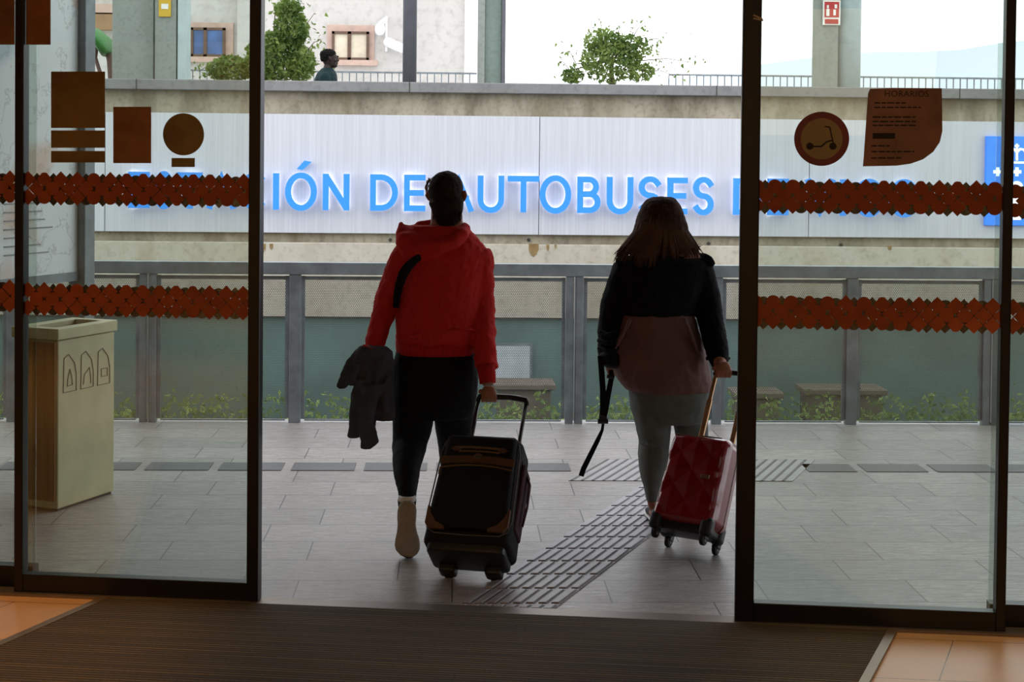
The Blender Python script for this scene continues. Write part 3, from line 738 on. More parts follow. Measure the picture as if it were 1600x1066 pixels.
for r0, r1 in (((1291, 25), (1296, 14)), ((1292, 13), (1295, 8)), ((1302, 24), (1306, 15)), ((1304, 13), (1308, 7))):
    p0, p1 = P(r0[0], r0[1], 19.96), P(r1[0], r1[1], 19.96); MB().bb((p0.x, -.014, p0.z), (p1.x, -.0101, p1.z)).build('pictogram', M_WHT, fs)
p0, p1 = P(1289, 37, 19.96), P(1310, 30, 19.96); MB().bb((p0.x, -.01, p0.z), (p1.x, -.0045, p1.z)).build('caption_strip', M_RED, fs)
# cctv on the building side of the column
M_WP = mat('white_plastic', (236, 236, 238), .4)
# white building
YB = 36.0
bl = empty('apartment_building', 'white rendered apartment building behind the railing with two pink framed windows', 'building', loc=(0, YB, 0))
xa_, xb_ = P(-120, 60, YB).x, P(744, 60, YB).x; zt = 12
wn = [(299, 353, 44, 89, (281, 365, 36, 91)), (519, 577, 50, 94, (511, 585, 40, 97))]
MB().bb((xa_, 0, -4), (xb_, 5, zt)).build('wall', M_WALLB, bl)
MB().bb((P(726, 60, YB).x, -.1, -4), (xb_+.1, 0, zt)).build('corner_strip', mat('white_corner', (228, 228, 226), .7), bl)
MB().bb((P(372, 60, YB).x, -.16, -4), (P(392, 60, YB).x, 0, zt)).build('pilaster', M_WALLB, bl)
M_PINK = mat('pink_stone', (190, 162, 148), .7); M_WFR = mat('brown_window_frame', (96, 72, 56), .5); M_BLIND = mat('cream_blind', (214, 202, 180), .7)
for i, (x0, x1, y0, y1, s_) in enumerate(wn):
    a, b = P(s_[0], s_[3], YB), P(s_[1], s_[2], YB); fr = MB().bb((a.x, -.05, a.z), (b.x, 0, b.z)).build('window_surround', M_PINK, bl)
    a, b = P(x0, y1, YB), P(x1, y0, YB); wf = MB()
    t_ = .06; wf.bb((a.x, -.12, a.z), (a.x+t_, -.05, b.z)).bb((b.x-t_, -.12, a.z), (b.x, -.05, b.z)).bb((a.x, -.12, b.z-t_), (b.x, -.05, b.z)).bb((a.x, -.12, a.z), (b.x, -.05, a.z+t_))
    xm = a.x+(b.x-a.x)*(.42 if i == 0 else .47); wf.bb((xm-.04, -.12, a.z), (xm+.04, -.05, b.z)); wf.build('window', M_WFR, bl)
    MB().bb((a.x+t_, -.08, a.z+t_), (b.x-t_, -.06, b.z-t_)).build('window_pane', M_WINGLASS if i == 0 else M_BLIND, bl)
    MB().bb((a.x-.2, -.18, a.z-.12), (b.x+.2, 0, a.z)).build('window_sill', M_PINK, bl)
for z_, h_, m_ in ((P(160, 48, YB).z, .35, mat('brown_ledge', (146, 116, 84), .7)), (P(160, 22, YB).z, .2, M_PINK)):
    MB().bb((xa_, -.4, z_), (P(182, 40, YB).x, 0, z_+h_)).build('ledge', m_, bl)
YCC = 35.75
cc = empty('security_camera', 'white double security camera fixed to the white wall right of the pink framed window', 'camera', loc=P(600, 60, YCC))
def L22(px, py, dy=0): return P(px, py, YCC)-P(600, 60, YCC)+Vector((0, dy, 0))
p0, p1 = L22(602, 80), L22(605, 25)
MB().bb((p0.x, -.02, p0.z), (p1.x, .26, p1.z)).build('bracket', M_WP, cc)
m_ = MB(); m_.tube([L22(606, 66, -.1), L22(628, 76, -.1)], .11, 14, cap=True); m_.build('camera_housing', M_WP, cc, smooth=True)
m_ = MB(); m_.ball(L22(594, 46, -.1), .12, .12, .15, 14); m_.tube([L22(594, 38, -.1), L22(603, 30, -.02)], .06, 10); m_.build('dome_housing', M_WP, cc, smooth=True)

# green arched canopy
ga = empty('green_arched_awning', 'green arched awning on thin struts beyond the coping, far left in the left door', 'awning', loc=P(150, 100, 24))
def L24(px, py): return P(px, py, 24.0)-P(150, 100, 24)
m_ = MB(); m_.tube([L24(128, 58), L24(150, 57), L24(163, 68), L24(171, 84)], [.10, .13, .12, .10], 12, flat=4, up=(0, 1, 0)); m_.build('awning_cover', mat('awning_green', (46, 112, 44), .5), ga, smooth=True)
m_ = MB(); g0 = L24(160, 140); m_.tube([L24(152, 62), L24(149, 90), L24(156, 112), g0, Vector((g0.x+.02, 0, zwk-P(150, 100, 24).z))], .03); m_.build('strut', mat('awning_strut', (92, 66, 60), .6), ga)
m_ = MB(); g0 = L24(174, 125); m_.tube([L24(168, 76), L24(172, 95), g0, Vector((g0.x, 0, zwk-P(150, 100, 24).z))], .05); m_.build('strut', mat('awning_strut', (92, 66, 60), .6), ga)

# bushes and hills
M_BARK = mat('bark', (96, 84, 68), .9)
def bush(name, blobs, Y, label, n, sz, seed, strays):
    rg = random.Random(seed); c0 = P(blobs[0][0], 150, Y)
    e = empty(name, label, 'tree', loc=(c0.x, Y, zwk)); off = Vector((c0.x, Y, zwk)); m_ = MB()
    for (px, py, rx, ry, k_) in blobs:
        c1 = P(px, py, Y)-off; leafcloud(m_, c1, px2m(rx, Y), px2m((rx+ry)/2, Y), px2m(ry, Y), int(n*k_), sz, rg)
    br = MB()
    for (x0, y0_, x1, y1_, c_n) in strays:
        p0, p1 = P(x0, y0_, Y)-off, P(x1, y1_, Y)-off; bx_ = MB(); bc = P(blobs[0][0], blobs[0][1], Y)-off; bx_.tube([bc, p0.lerp(bc, .4), p0, (p0+p1)/2+Vector((0, 0, .05)), p1], [.014, .012, .009, .006, .004], 6); bx_.build('branch', M_BARK, e)
        for i in range(c_n):
            t_ = rg.random(); leaf(m_, p0.lerp(p1, t_)+Vector((rg.gauss(0, .12), rg.gauss(0, .12), rg.gauss(0, .10))), sz*rg.uniform(.7, 1.2), rg)
    m_.build('foliage', M_LEAF, e)['kind'] = 'stuff'; cx, cy = blobs[0][0], blobs[0][1]
    p0 = P(cx, cy, Y)-off; br.tube([Vector((p0.x, 0, 0)), Vector((p0.x+.03, 0, p0.z*.5)), p0], [.09, .07, .03], 8)
    br.build('trunk', M_BARK, e)
bush('tree', [(425, 90, 42, 42, 1.0), (455, 45, 28, 30, .5), (360, 108, 38, 22, .45), (470, 100, 24, 30, .4), (450, 15, 22, 18, .2)], 23.5, 'bushy green tree behind the coping left of the walking person', 2000, .08, 11,
     [(470, 60, 492, 20, 30), (440, 40, 440, -10, 40), (480, 80, 502, 62, 20), (470, 100, 500, 96, 20), (430, 20, 470, -20, 40), (330, 110, 310, 112, 16)])
bush('tree', [(955, 95, 50, 36, 1.0), (945, 66, 34, 22, .4), (895, 118, 18, 12, .16), (985, 75, 34, 22, .28), (1000, 112, 24, 16, .16)], 23.5, 'round green tree rising above the coping against the white sky', 1250, .075, 12,
     [(940, 60, 938, 32, 20), (985, 66, 1008, 34, 30), (1000, 72, 1036, 60, 26), (1000, 95, 1082, 98, 34), (890, 110, 872, 95, 14), (900, 100, 885, 78, 14), (1010, 112, 1052, 118, 18), (965, 60, 970, 36, 14)])
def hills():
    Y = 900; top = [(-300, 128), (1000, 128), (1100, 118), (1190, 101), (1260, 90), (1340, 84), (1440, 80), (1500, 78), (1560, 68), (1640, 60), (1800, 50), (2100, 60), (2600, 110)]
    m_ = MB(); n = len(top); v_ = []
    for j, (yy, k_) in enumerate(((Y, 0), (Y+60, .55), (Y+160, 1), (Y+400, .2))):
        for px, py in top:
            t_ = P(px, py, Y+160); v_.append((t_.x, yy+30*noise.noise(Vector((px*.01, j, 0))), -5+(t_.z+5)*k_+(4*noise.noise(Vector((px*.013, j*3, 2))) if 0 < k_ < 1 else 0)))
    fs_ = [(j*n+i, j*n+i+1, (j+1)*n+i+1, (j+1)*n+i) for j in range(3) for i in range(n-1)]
    m_.add(v_, fs_); m_ = m_.build('hills', mat('haze_tinted_hillside', (190, 198, 208), 1, vs=.004, var=.04, spec=0), smooth=True)  # distance haze is painted into the pale hill colour
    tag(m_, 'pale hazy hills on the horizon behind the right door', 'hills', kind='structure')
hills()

#BODYSECTION
# ------------------------------------------------------------------ board and bins at the left
def px_on_line(p0, dirv, px):
    lo, hi = -3.0, 6.0
    for _ in range(60):
        m_ = (lo+hi)/2
        if PROJ(p0+dirv*m_)[0] < px: lo = m_
        else: hi = m_
    return p0+dirv*lo
def map_mat():
    m = bpy.data.materials.new('map_poster'); m.use_nodes = True; t = NT(m); v = t.coord('Object', (1, 1, 1))
    n = t.noise(v, 2.2, 6, .6); n2 = t.noise(v, 1.3, 2)
    cont = t.math('PINGPONG', t.math('MULTIPLY', n, 7.0), .5)
    c = t.mix(t.ramp(cont, [(.02, 1.0), (.06, 0.0)]), lin((232, 238, 242)), lin((204, 208, 210)))
    c = t.mix(t.ramp(n2, [(.56, 0.0), (.62, .6)]), c, lin((206, 152, 112)))
    c = t.mix(t.ramp(t.noise(v, .9, 2), [(.60, 0.0), (.64, .5)]), c, lin((130, 170, 196)))
    t.l.new(c, t.b.inputs['Base Color']); t.b.inputs['Roughness'].default_value = .35; return m
E0 = P(143, 600, 8.75); E0.z = 0
BM = Matrix(((BD.x, -BD.y, 0, E0.x), (BD.y, BD.x, 0, E0.y), (0, 0, 1, 0), (0, 0, 0, 1)))   # local x along the building, y to the left
zb = P(145, 423, E0.y).z
ib = empty('information_board', 'tall pale map board on grey steel posts, seen through the left door above the bin', 'information board', mtx=BM)
MB().bb((-2.6, .03, zb), (-.06, .08, 3.02)).build('map_panel', map_mat(), ib)
MB().bb((-.09, -.02, 0), (.0, .09, 3.02)).build('post', M_STEEL, ib, bevel=.004)
MB().bb((-2.6, -.02, 0), (-2.52, .09, 3.02)).build('post', M_STEEL, ib, bevel=.004)
MB().bb((-2.6, .02, zb-.05), (-.06, .09, zb)).build('bottom_rail', M_STEEL, ib)
tl = MB()
for r_ in range(9):
    for c_i in range(4):
        x = -2.35+c_i*.55; tl.bb((x, .027, zb+.12+r_*.045), (x+random.uniform(.2, .42), .0295, zb+.1275+r_*.045))
tl.build('text_lines', mat('map_ink', (150, 154, 156), .6), ib)['kind'] = 'stuff'
o = MB().bb((-3.4, .5, 0), (-.35, .62, 3.02), BM).build('wall_slatted', mat('timber_lining', (120, 84, 52), .6, vs=3, stretch=(12, 12, .3), var=.35)); o['kind'] = 'structure'

B0 = G(90, 800); B1 = px_on_line(B0, BD, 178); blen = (B1-B0).length; zt_ = P(90, 514, B0.y).z
print('bin', blen, zt_, B0)
BB = Matrix(((BD.x, -BD.y, 0, B0.x), (BD.y, BD.x, 0, B0.y), (0, 0, 1, 0), (0, 0, 0, 1)))
rb = empty('recycling_bin', 'cream three-stream recycling bin with outline pictograms behind the left door glass', 'bin', mtx=BB)
M_CREAM = mat('cream_metal', (204, 197, 160), .5); M_WOODS = mat('timber_side', (150, 104, 58), .6, vs=3, stretch=(14, 14, .3), var=.35)
bw = .26
MB().bb((0, 0, .012), (blen, bw, zt_-.06)).build('body', M_CREAM, rb, bevel=.006)
MB().bb((-.012, .01, .05), (0, bw-.01, zt_-.07)).build('side_panel', M_WOODS, rb)
m_ = MB(); t_ = .05; zl_ = zt_-.055
m_.bb((-.015, -.012, zl_), (blen+.01, t_, zt_)).bb((-.015, bw-t_, zl_), (blen+.01, bw+.012, zt_)).bb((-.015, t_, zl_), (t_, bw-t_, zt_)).bb((blen-t_, t_, zl_), (blen+.01, bw-t_, zt_)); m_.build('lid_rim', M_CREAM, rb, bevel=.004)
MB().bb((t_, t_, zt_-.05), (blen-t_, bw-t_, zt_-.035)).build('opening', M_BLACKPL, rb)
MB().bb((.01, .01, 0), (blen-.01, bw-.01, .012)).build('plinth', M_BLACKPL, rb)
def pic(cx, kind):
    m_ = MB(); s_ = .05; z0 = zt_-.30; y_ = -.003
    ol = [(cx-s_, z0), (cx-s_*.9, z0+.15), (cx-s_*.2, z0+.165), (cx+s_*.7, z0+.12), (cx+s_, z0+.06), (cx+s_, z0-.02), (cx-s_, z0-.02), (cx-s_, z0)]
    inn = {0: [(cx-.02, z0+.01), (cx+.02, z0+.01), (cx+.015, z0+.05), (cx, z0+.09), (cx-.015, z0+.05), (cx-.02, z0+.01)], 1: [(cx-.03, z0), (cx-.02, z0+.05), (cx+.02, z0+.08), (cx+.03, z0+.02), (cx+.03, z0)], 2: [(cx-.02, z0+.02), (cx+.03, z0+.02), (cx+.03, z0+.06), (cx-.02, z0+.06), (cx-.02, z0+.02)]}[kind]
    for pts_ in (ol, inn):
        for a, b in zip(pts_, pts_[1:]):
            a = Vector((a[0], y_, a[1])); b = Vector((b[0], y_, b[1])); d = (b-a).normalized(); n_ = Vector((-d.z, 0, d.x))*.0015
            m_.prism([a-n_-d*.001, b-n_+d*.001, b+n_+d*.001, a+n_-d*.001], (0, .0035, 0))
    m_.build('pictogram', mat('pictogram_grey', (110, 108, 100), .6), rb)
for i in range(3): pic(blen*(.2+.3*i), i)

# ------------------------------------------------------------------ people
M_SKIN = mat('skin_warm', (150, 98, 74), .55, var=.06, spec=.3); M_SKIND = mat('skin_deep', (40, 27, 22), .55, var=.05, spec=.3)
M_HOOD = mat('hoodie_red', (186, 40, 36), .9, var=.1, vs=9, bump=.35, bs=220, spec=.2)
M_HOOD2 = mat('hoodie_rib', (176, 30, 32), .9, var=.25, vs=14, stretch=(8, 8, .4), bump=.5, bs=60, spec=.2)
M_HAIRS = mat('short_brown_hair', (40, 28, 20), .85, var=.4, vs=30, bump=.6, bs=120, spec=.1)
M_HAIRL = mat('long_brown_hair', (58, 40, 31), .85, var=.45, vs=14, stretch=(6, 6, .4), bump=.5, bs=60, spec=.1)
M_JEAN = mat('grey_green_jeans', (88, 92, 88), .85, var=.14, vs=9, bump=.3, bs=200, spec=.2)
M_JACKB = mat('jacket_black', (15, 15, 17), .9, var=.15, bump=.2, bs=60, spec=.12)
M_JACKM = mat('jacket_mauve', (98, 68, 64), .75, var=.12, vs=7, bump=.2, bs=50, spec=.3)
M_DENIM = mat('charcoal_cloth', (66, 68, 74), .9, var=.2, vs=10, bump=.4, bs=120, spec=.2)
M_SOLE = mat('sole_pale', (150, 138, 124), .7, var=.12, vs=20, bump=.5, bs=110); M_SHOE = mat('shoe_black', (26, 25, 27), .8)
M_SOLEW = mat('shoe_white', (220, 214, 208), .6)

def head(mb, c, h, yaw=0.0, tilt=0.0):
    """one head looking along +Y turned by yaw; h = height of the head; returns transform"""
    M = Matrix.Translation(c) @ Matrix.Rotation(yaw, 4, 'Z') @ Matrix.Rotation(tilt, 4, 'X')
    k = h/.23
    prof = [(-.112, .018, .030, .045), (-.104, .040, .050, .030), (-.085, .055, .068, .018), (-.06, .062, .080, .008), (-.03, .068, .088, .0), (0, .073, .094, -.004), (.03, .076, .097, -.008), (.06, .072, .092, -.010), (.085, .060, .075, -.010), (.104, .038, .048, -.010), (.113, .014, .018, -.010)]
    rings = []
    for z, a, b, oy in prof:
        rings.append([M @ (Vector((a*math.cos(2*PI*i/20), oy+b*math.sin(2*PI*i/20), z))*k) for i in range(20)])
    mb.loft(rings)
    def bl_(p, r): mb.ball(M @ (Vector(p)*k), r[0]*k, r[1]*k, r[2]*k, 10)
    mb.tube([M @ (Vector(p)*k) for p in ((0, .086, .022), (0, .100, -.006), (0, .108, -.024), (0, .094, -.032))], [.007*k, .010*k, .014*k, .010*k], 10)   # nose
    bl_((0, .084, .028), (.045, .012, .010)); bl_((0, .085, -.056), (.024, .012, .006)); bl_((0, .082, -.066), (.021, .012, .006)); bl_((0, .074, -.090), (.022, .018, .014))
    for s_ in (-1, 1):
        bl_((s_*.032, .080, .006), (.013, .010, .008)); bl_((s_*.045, .066, -.022), (.022, .02, .018))
        mb.tube([M @ (Vector(p)*k) for p in ((s_*.070, .004, .018), (s_*.088, -.008, .022), (s_*.094, -.012, .004), (s_*.084, -.004, -.016), (s_*.070, .006, -.026))], [.007*k, .010*k, .009*k, .008*k, .006*k], 10)
        bl_((s_*.078, -.002, .0), (.008, .012, .022))
    return M, k
def fist(mb, c, bar, down, k=1.0, thumb=1, rb=.014):
    """five fingers closed round a bar through c; bar = unit along the grip, down = direction palm to knuckles"""
    bar = Vector(bar).normalized(); down = Vector(down).normalized(); side = bar.cross(down).normalized()
    palm = [c-down*.045*k-side*.012*k, c-down*.015*k-side*.022*k, c+down*.008*k-side*.026*k]
    mb.loft([[p+bar*(.036*k*w_*math.cos(2*PI*i/16))+side*(.015*k*math.sin(2*PI*i/16)) for i in range(16)] for p, w_ in zip(palm, (.72, 1.0, 1.08))])
    for i, (t_, ln) in enumerate(((-.030, .92), (-.010, 1.0), (.010, .98), (.029, .82))):
        o_ = c+bar*t_*k; R_ = (rb+.0085*k)
        pts_ = [o_-side*.026*k+down*.0*k]
        for a in (200, 235, 270, 305, 340, 10, 40): pts_.append(o_+(side*math.cos(R(a))*1.0-down*math.sin(R(a))*1.0)*R_*(1.02 if a != 270 else 1.12))
        n_ = len(pts_) if ln > .9 else len(pts_)-1
        mb.tube(pts_[:n_], [.0098*k*(1-.04*j) for j in range(n_)], 10, cap=True)
    tb = c+bar*.036*k*thumb-side*.012*k-down*.020*k
    mb.tube([tb, tb+side*.022*k+down*.004*k+bar*.006*k*thumb, tb+side*.038*k+down*.012*k-bar*.010*k*thumb, tb+side*.040*k+down*.018*k-bar*.028*k*thumb], [.012*k, .011*k, .0100*k, .0085*k], 10, cap=True)
def relaxed_hand(mb, wrist, dn, side, k=1.0):
    dn = Vector(dn).normalized(); side = Vector(side).normalized(); nrm = dn.cross(side)
    mb.loft([[wrist+dn*z*k+side*(w_*k*math.cos(2*PI*i/14))+nrm*(.013*k*math.sin(2*PI*i/14)) for i in range(14)] for z, w_ in ((0, .024), (.03, .034), (.06, .040), (.085, .038))])
    for t_, l_ in ((-.030, .066), (-.010, .078), (.010, .074), (.029, .058)):
        b_ = wrist+dn*.082*k+side*t_*k
        mb.tube([b_, b_+dn*l_*.45*k+nrm*.006*k, b_+dn*l_*.8*k+nrm*.018*k, b_+dn*l_*k+nrm*.032*k], [.0095*k, .009*k, .0082*k, .007*k], 10, cap=True)
    b_ = wrist+dn*.03*k+side*.03*k
    mb.tube([b_, b_+side*.02*k+dn*.02*k+nrm*.01*k, b_+side*.03*k+dn*.045*k+nrm*.02*k, b_+side*.028*k+dn*.065*k+nrm*.026*k], [.012*k, .011*k, .0095*k, .008*k], 10, cap=True)
def strands(mb, pts_list, r=.0035, n=5):
    for p in pts_list: mb.tube(p, [r*.7]+[r]*(len(p)-2)+[r*.2], n)

# ---- person in the red hoodie
YT = 7.12
HA = P(786, 621, 6.90)                       # middle of the trolley grip
body = MB()
hM, hk = head(body, P(698, 307, YT+.01), px2m(77, YT), yaw=R(-14), tilt=R(-4))
body.loft([ringpx(674, 722, 322, YT, .055), ringpx(673, 723, 345, YT, .055), ringpx(664, 733, 366, YT, .06), ringpx(640, 752, 392, YT, .09), ringpx(634, 750, 430, YT, .10), ringpx(632, 744, 480, YT, .10), ringpx(628, 738, 530, YT, .11), ringpx(622, 742, 580, YT, .12), ringpx(622, 740, 625, YT, .12), ringpx(640, 720, 652, YT, .10)])
armL = [(640, 396, YT, 20), (618, 440, YT, 15), (604, 475, YT, 13), (592, 520, YT-.03, 12), (586, 556, YT-.08, 9), (583, 572, YT-.10, 8)]
armR = [(746, 398, YT, 20), (752, 440, YT, 15), (754, 480, YT, 14), (757, 530, YT-.08, 12), (761, 580, YT-.16, 10), (763, 602, 6.93, 9)]
limb(body, armL); limb(body, armR)
legL = [(646, 640, YT, 24), (643, 690, YT-.04, 17), (637, 730, YT-.22, 13), (637, 765, YT-.355, 9), (636.5, 782, YT-.42, 9)]
legR = [(712, 640, YT+.02, 24), (712, 700, YT+.16, 16), (712, 750, YT+.22, 13), (712, 795, YT+.24, 10), (712, 812, YT+.26, 10)]
limb(body, legL); limb(body, legR)
body.tube([P(712, 808, YT+.24), P(712, 815, YT+.30), P(712, 812, YT+.42)], [.036, .036, .024], 12, cap=True)
body.tube([P(636, 786, YT-.43), P(636, 815, YT-.42), P(636, 850, YT-.40)], [.028, .036, .030], 12, cap=True)
wr = P(763, 604, 6.93)
fist(body, P(764, 618, 6.905), (P(822, 622, 6.9)-P(750, 621, 6.9)), (HA-wr)*.2+Vector((0, 0, -1)), .95, -1, .015)
relaxed_hand(body, P(583, 572, YT-.10), (P(574, 640, 7.0)-P(583, 572, YT-.1)), (1, .2, 0), .95)
pA = body.build('person', M_SKIN, None, remesh=.0052, sm=3)
tag(pA, 'person in a red hooded sweatshirt and black trousers, walking away pulling the black suitcase', 'person')
ho = MB()
ho.loft([ringpx(664, 733, 358, YT, .075), ringpx(650, 744, 368, YT, .10), ringpx(634, 758, 384, YT, .12), ringpx(628, 763, 402, YT, .13), ringpx(627, 758, 432, YT, .135), ringpx(624, 752, 470, YT, .135), ringpx(619, 748, 505, YT, .14), ringpx(616, 748, 528, YT, .145), ringpx(619, 745, 536, YT, .14)])
limb(ho, [(640, 394, YT, 25), (627, 415, YT, 23), (614, 445, YT, 20.5), (603, 475, YT, 18.5), (594, 508, YT-.02, 17.5), (587, 535, YT-.05, 17), (583, 553, YT-.07, 15)])
limb(ho, [(742, 396, YT, 26), (750, 418, YT, 22), (752, 445, YT, 21), (753, 480, YT, 20), (756, 520, YT-.06, 19), (758, 552, YT-.11, 18), (759, 574, YT-.15, 17.5)])
# sleeve creases
for (x0, x1, yy, yd, rr_) in ((569, 600, 540, 9, 3), (571, 602, 548, 6, 2.6), (740, 775, 560, 6, 2.6), (742, 776, 569, 5, 3), (741, 772, 548, 7, 2.2), (618, 660, 517, 10, 3), (690, 744, 520, -6, 2.4)):
    ho.tube([P(x0, yy, YT-.14), P((x0+x1)/2, yy+yd, YT-.15), P(x1, yy+yd*.6, YT-.13)], px2m(rr_, YT), 8, cap=True)
hoodie = ho.build('hoodie', M_HOOD, pA, remesh=.007, sm=4, disp=[(.022, .09), (.009, .035)])
hb = MB()
hb.loft([ringpx(618, 745, 533, YT, .142), ringpx(618, 745, 541, YT, .145), ringpx(619, 744, 552, YT, .142)]); hb.build('waistband', M_HOOD2, hoodie, smooth=True)
hb = MB(); limb(hb, [(583, 550, YT-.07, 13.5), (581, 562, YT-.08, 12), (579, 574, YT-.09, 11)]); hb.build('cuff', M_HOOD2, hoodie, smooth=True)
hb = MB(); limb(hb, [(759, 572, YT-.15, 15), (761, 586, YT-.17, 14), (762, 599, YT-.18, 13)]); hb.build('cuff', M_HOOD2, hoodie, smooth=True)
hd_ = MB()
yb_ = YT-.11
limb(hd_, [(634, 360, YT-.02, 10), (642, 372, yb_+.03, 12), (662, 383, yb_, 13), (688, 385, yb_-.01, 13), (710, 378, yb_, 12), (722, 366, yb_+.03, 11), (727, 357, YT-.02, 9)], cap=True)
limb(hd_, [(628, 353, YT+.02, 5), (640, 362, yb_+.05, 6), (662, 368, yb_+.03, 7), (690, 369, yb_+.02, 7), (715, 362, yb_+.04, 6), (726, 352, YT, 6)], cap=True)
limb(hd_, [(627, 350, YT-.02, 4), (626, 362, YT-.06, 7), (627, 378, yb_+.02, 9), (636, 396, yb_, 10), (654, 404, yb_+.005, 9), (678, 398, yb_, 9), (704, 385, yb_, 8)], cap=True)
limb(hd_, [(632, 375, yb_+.02, 14), (652, 388, yb_+.01, 14), (675, 390, yb_+.01, 12)], cap=True)
limb(hd_, [(655, 352, YT+.01, 7), (690, 349, YT+.02, 8), (718, 353, YT+.02, 8)], cap=True)
hd_.loft([ringpx(640, 728, 352, YT, .085), ringpx(632, 735, 368, YT-.01, .11), ringpx(640, 740, 386, YT, .11)])
hd_.build('hood', M_HOOD, hoodie, remesh=.006, sm=5, disp=[(.008, .05)])
tr = MB()
tr.loft([ringpx(619, 744, 545, YT, .13), ringpx(614, 748, 565, YT, .145), ringpx(613, 748, 590, YT, .15), ringpx(613, 746, 615, YT, .15), ringpx(614, 743, 636, YT, .14), ringpx(622, 735, 652, YT, .11)])
tr.loft([ringpx(613, 682, 612, YT, .13), ringpx(613, 680, 640, YT, .115), ringpx(613, 676, 665, YT-.02, .10), ringpx(612.5, 669, 692, YT-.06, .09), ringpx(612.5, 662, 715, YT-.15, .085), ringpx(614, 657, 738, YT-.24, .075), ringpx(618, 654, 758, YT-.32, .06), ringpx(622, 650, 774, YT-.38, .048), ringpx(623, 650, 786, YT-.42, .045)])
tr.loft([ringpx(676, 746, 612, YT+.02, .13), ringpx(677, 742, 640, YT+.04, .115), ringpx(680, 738, 670, YT+.10, .10), ringpx(684, 736, 700, YT+.16, .09), ringpx(690, 734, 735, YT+.20, .08), ringpx(696, 729, 765, YT+.23, .065), ringpx(699, 726, 796, YT+.25, .05)])
limb(tr, [(645, 660, YT-.01, 31), (641, 692, YT-.05, 27.5), (636.5, 720, YT-.18, 23.5), (636, 745, YT-.29, 18.5), (636, 768, YT-.37, 15), (636.5, 787, YT-.42, 13.5)])
limb(tr, [(711, 660, YT+.08, 30), (711, 700, YT+.16, 26), (712, 740, YT+.20, 21), (712, 775, YT+.23, 15.5), (712, 798, YT+.25, 13.5)])
tr.build('trousers', M_BLACK, pA, remesh=.0075, sm=4, disp=[(.010, .08)])
# hair
hr = MB()
def hp(x, y, z): return hM @ (Vector((x, y, z))*hk)
rings = []
for z, a, b, oy in ((-.055, .050, .045, -.045), (-.03, .066, .072, -.032), (0, .077, .090, -.022), (.03, .081, .098, -.018), (.06, .078, .096, -.016), (.088, .064, .080, -.014), (.108, .042, .052, -.014), (.119, .014, .018, -.014)):
    rings.append([hp(a*math.cos(2*PI*i/22), oy+b*math.sin(2*PI*i/22), z) for i in range(22)])
hr.loft(rings)
hr.tube([P(697, 312, YT-.04), P(699, 328, YT-.04), P(699, 342, YT-.035), P(699, 352, YT-.03)], [px2m(28, YT), px2m(25, YT), px2m(21, YT), px2m(15, YT)], 14)
hair = hr.build('hair', M_HAIRS, pA, remesh=.006, sm=14, disp=[(.008, .025)])
rg = random.Random(4); sl = []
for i in range(13):
    x0 = 678-i*.6; a = P(x0+rg.uniform(-2, 6), 277+rg.uniform(0, 5), YT+.02); b = P(669+rg.uniform(-3, 3), 284+rg.uniform(-3, 4), YT+.03)
    sl.append([a, b, P(666+rg.uniform(-2.5, 2.5), 294+rg.uniform(-4, 5), YT+.05), P(667+rg.uniform(-2, 3), 303+rg.uniform(-4, 6), YT+.05)])
fr = MB(); strands(fr, sl, .0018); fr.build('fringe', mat('fringe_brown', (96, 74, 54), .8, spec=.1), hair); sl = []
for i in range(40):
    px = rg.uniform(676, 722); sl.append([P(px, 330, YT-.10), P(px+rg.uniform(-2, 2), 341, YT-.10), P(px+rg.uniform(-3, 3), 349+rg.uniform(-3, 3), YT-.09)])
fr = MB(); strands(fr, sl, .0022); fr.build('nape_hair', M_HAIRS, hair)
# rear shoe, sole towards the camera
def soleoutline(Y, sc=1.0, dy=0):
    out = []
    for py, cx, hw in ((783.5, 636.5, 6), (786, 636.5, 10.5), (791, 636.5, 13.5), (798, 636, 15), (808, 635.5, 15), (820, 635.5, 14.2), (832, 636, 16), (842, 636.5, 18.8), (852, 636.5, 20), (860, 637, 18.5), (866, 638, 14), (869.5, 639, 7)):
        out.append((py, cx, hw*sc))
    return out
sh = empty('shoe', None, None); sh.parent = pA
def shoe_loft(mb, Yf, d, sc):
    mb.loft([ringpx(cx-hw, cx+hw, py+dy_, Yf(py), d, 18, 2.8) for py, cx, hw, dy_ in [(a, b, c_, 0) for a, b, c_ in soleoutline(0, sc)]])
yf = lambda py: 6.64+max(0, (py-840))*.0011
m_ = MB(); shoe_loft(m_, yf, .016, 1.0); m_.build('sole', M_SOLE, sh, smooth=True)
m_ = MB(); shoe_loft(m_, lambda py: yf(py)+.036, .034, .93)
m_.tube([P(636, 790, 6.70), P(636, 782, 6.69)], [px2m(14, 6.7), px2m(15, 6.7)], 14); m_.build('upper', M_SHOE, sh, smooth=True)
m_ = MB(); m_.loft([ringpx(622, 650, 776, 6.69, .045), ringpx(622, 650, 782, 6.69, .046)]); m_.build('heel_collar', M_SOLEW, sh, smooth=True)
sh['label'] = 'raised shoe showing its pale sole'
sh2 = empty('shoe', None, None); sh2.parent = pA
ft = P(712, 815, YT+.30); m_ = MB(); fx, fy = ft.x, ft.y
def footloft(mb, fx, fy, z0, z1, ln, wd, ang=0):
    for_ = []
    for t_, wk, zk in ((-.30, .55, .9), (-.26, .8, 1.0), (-.1, .85, 1), (.15, .9, .9), (.4, 1.0, .65), (.6, .9, .5), (.68, .5, .4)):
        for_.append([Vector((fx+wd*wk*.5*math.cos(2*PI*i/16), fy+t_*ln, (z0+(z1-z0)*zk*.5)+(z1-z0)*zk*.5*math.sin(2*PI*i/16))) for i in range(16)])
    mb.loft(for_)
footloft(m_, fx, fy-.02, .012, .10, .27, .095); m_.build('upper', M_SHOE, sh2, smooth=True)
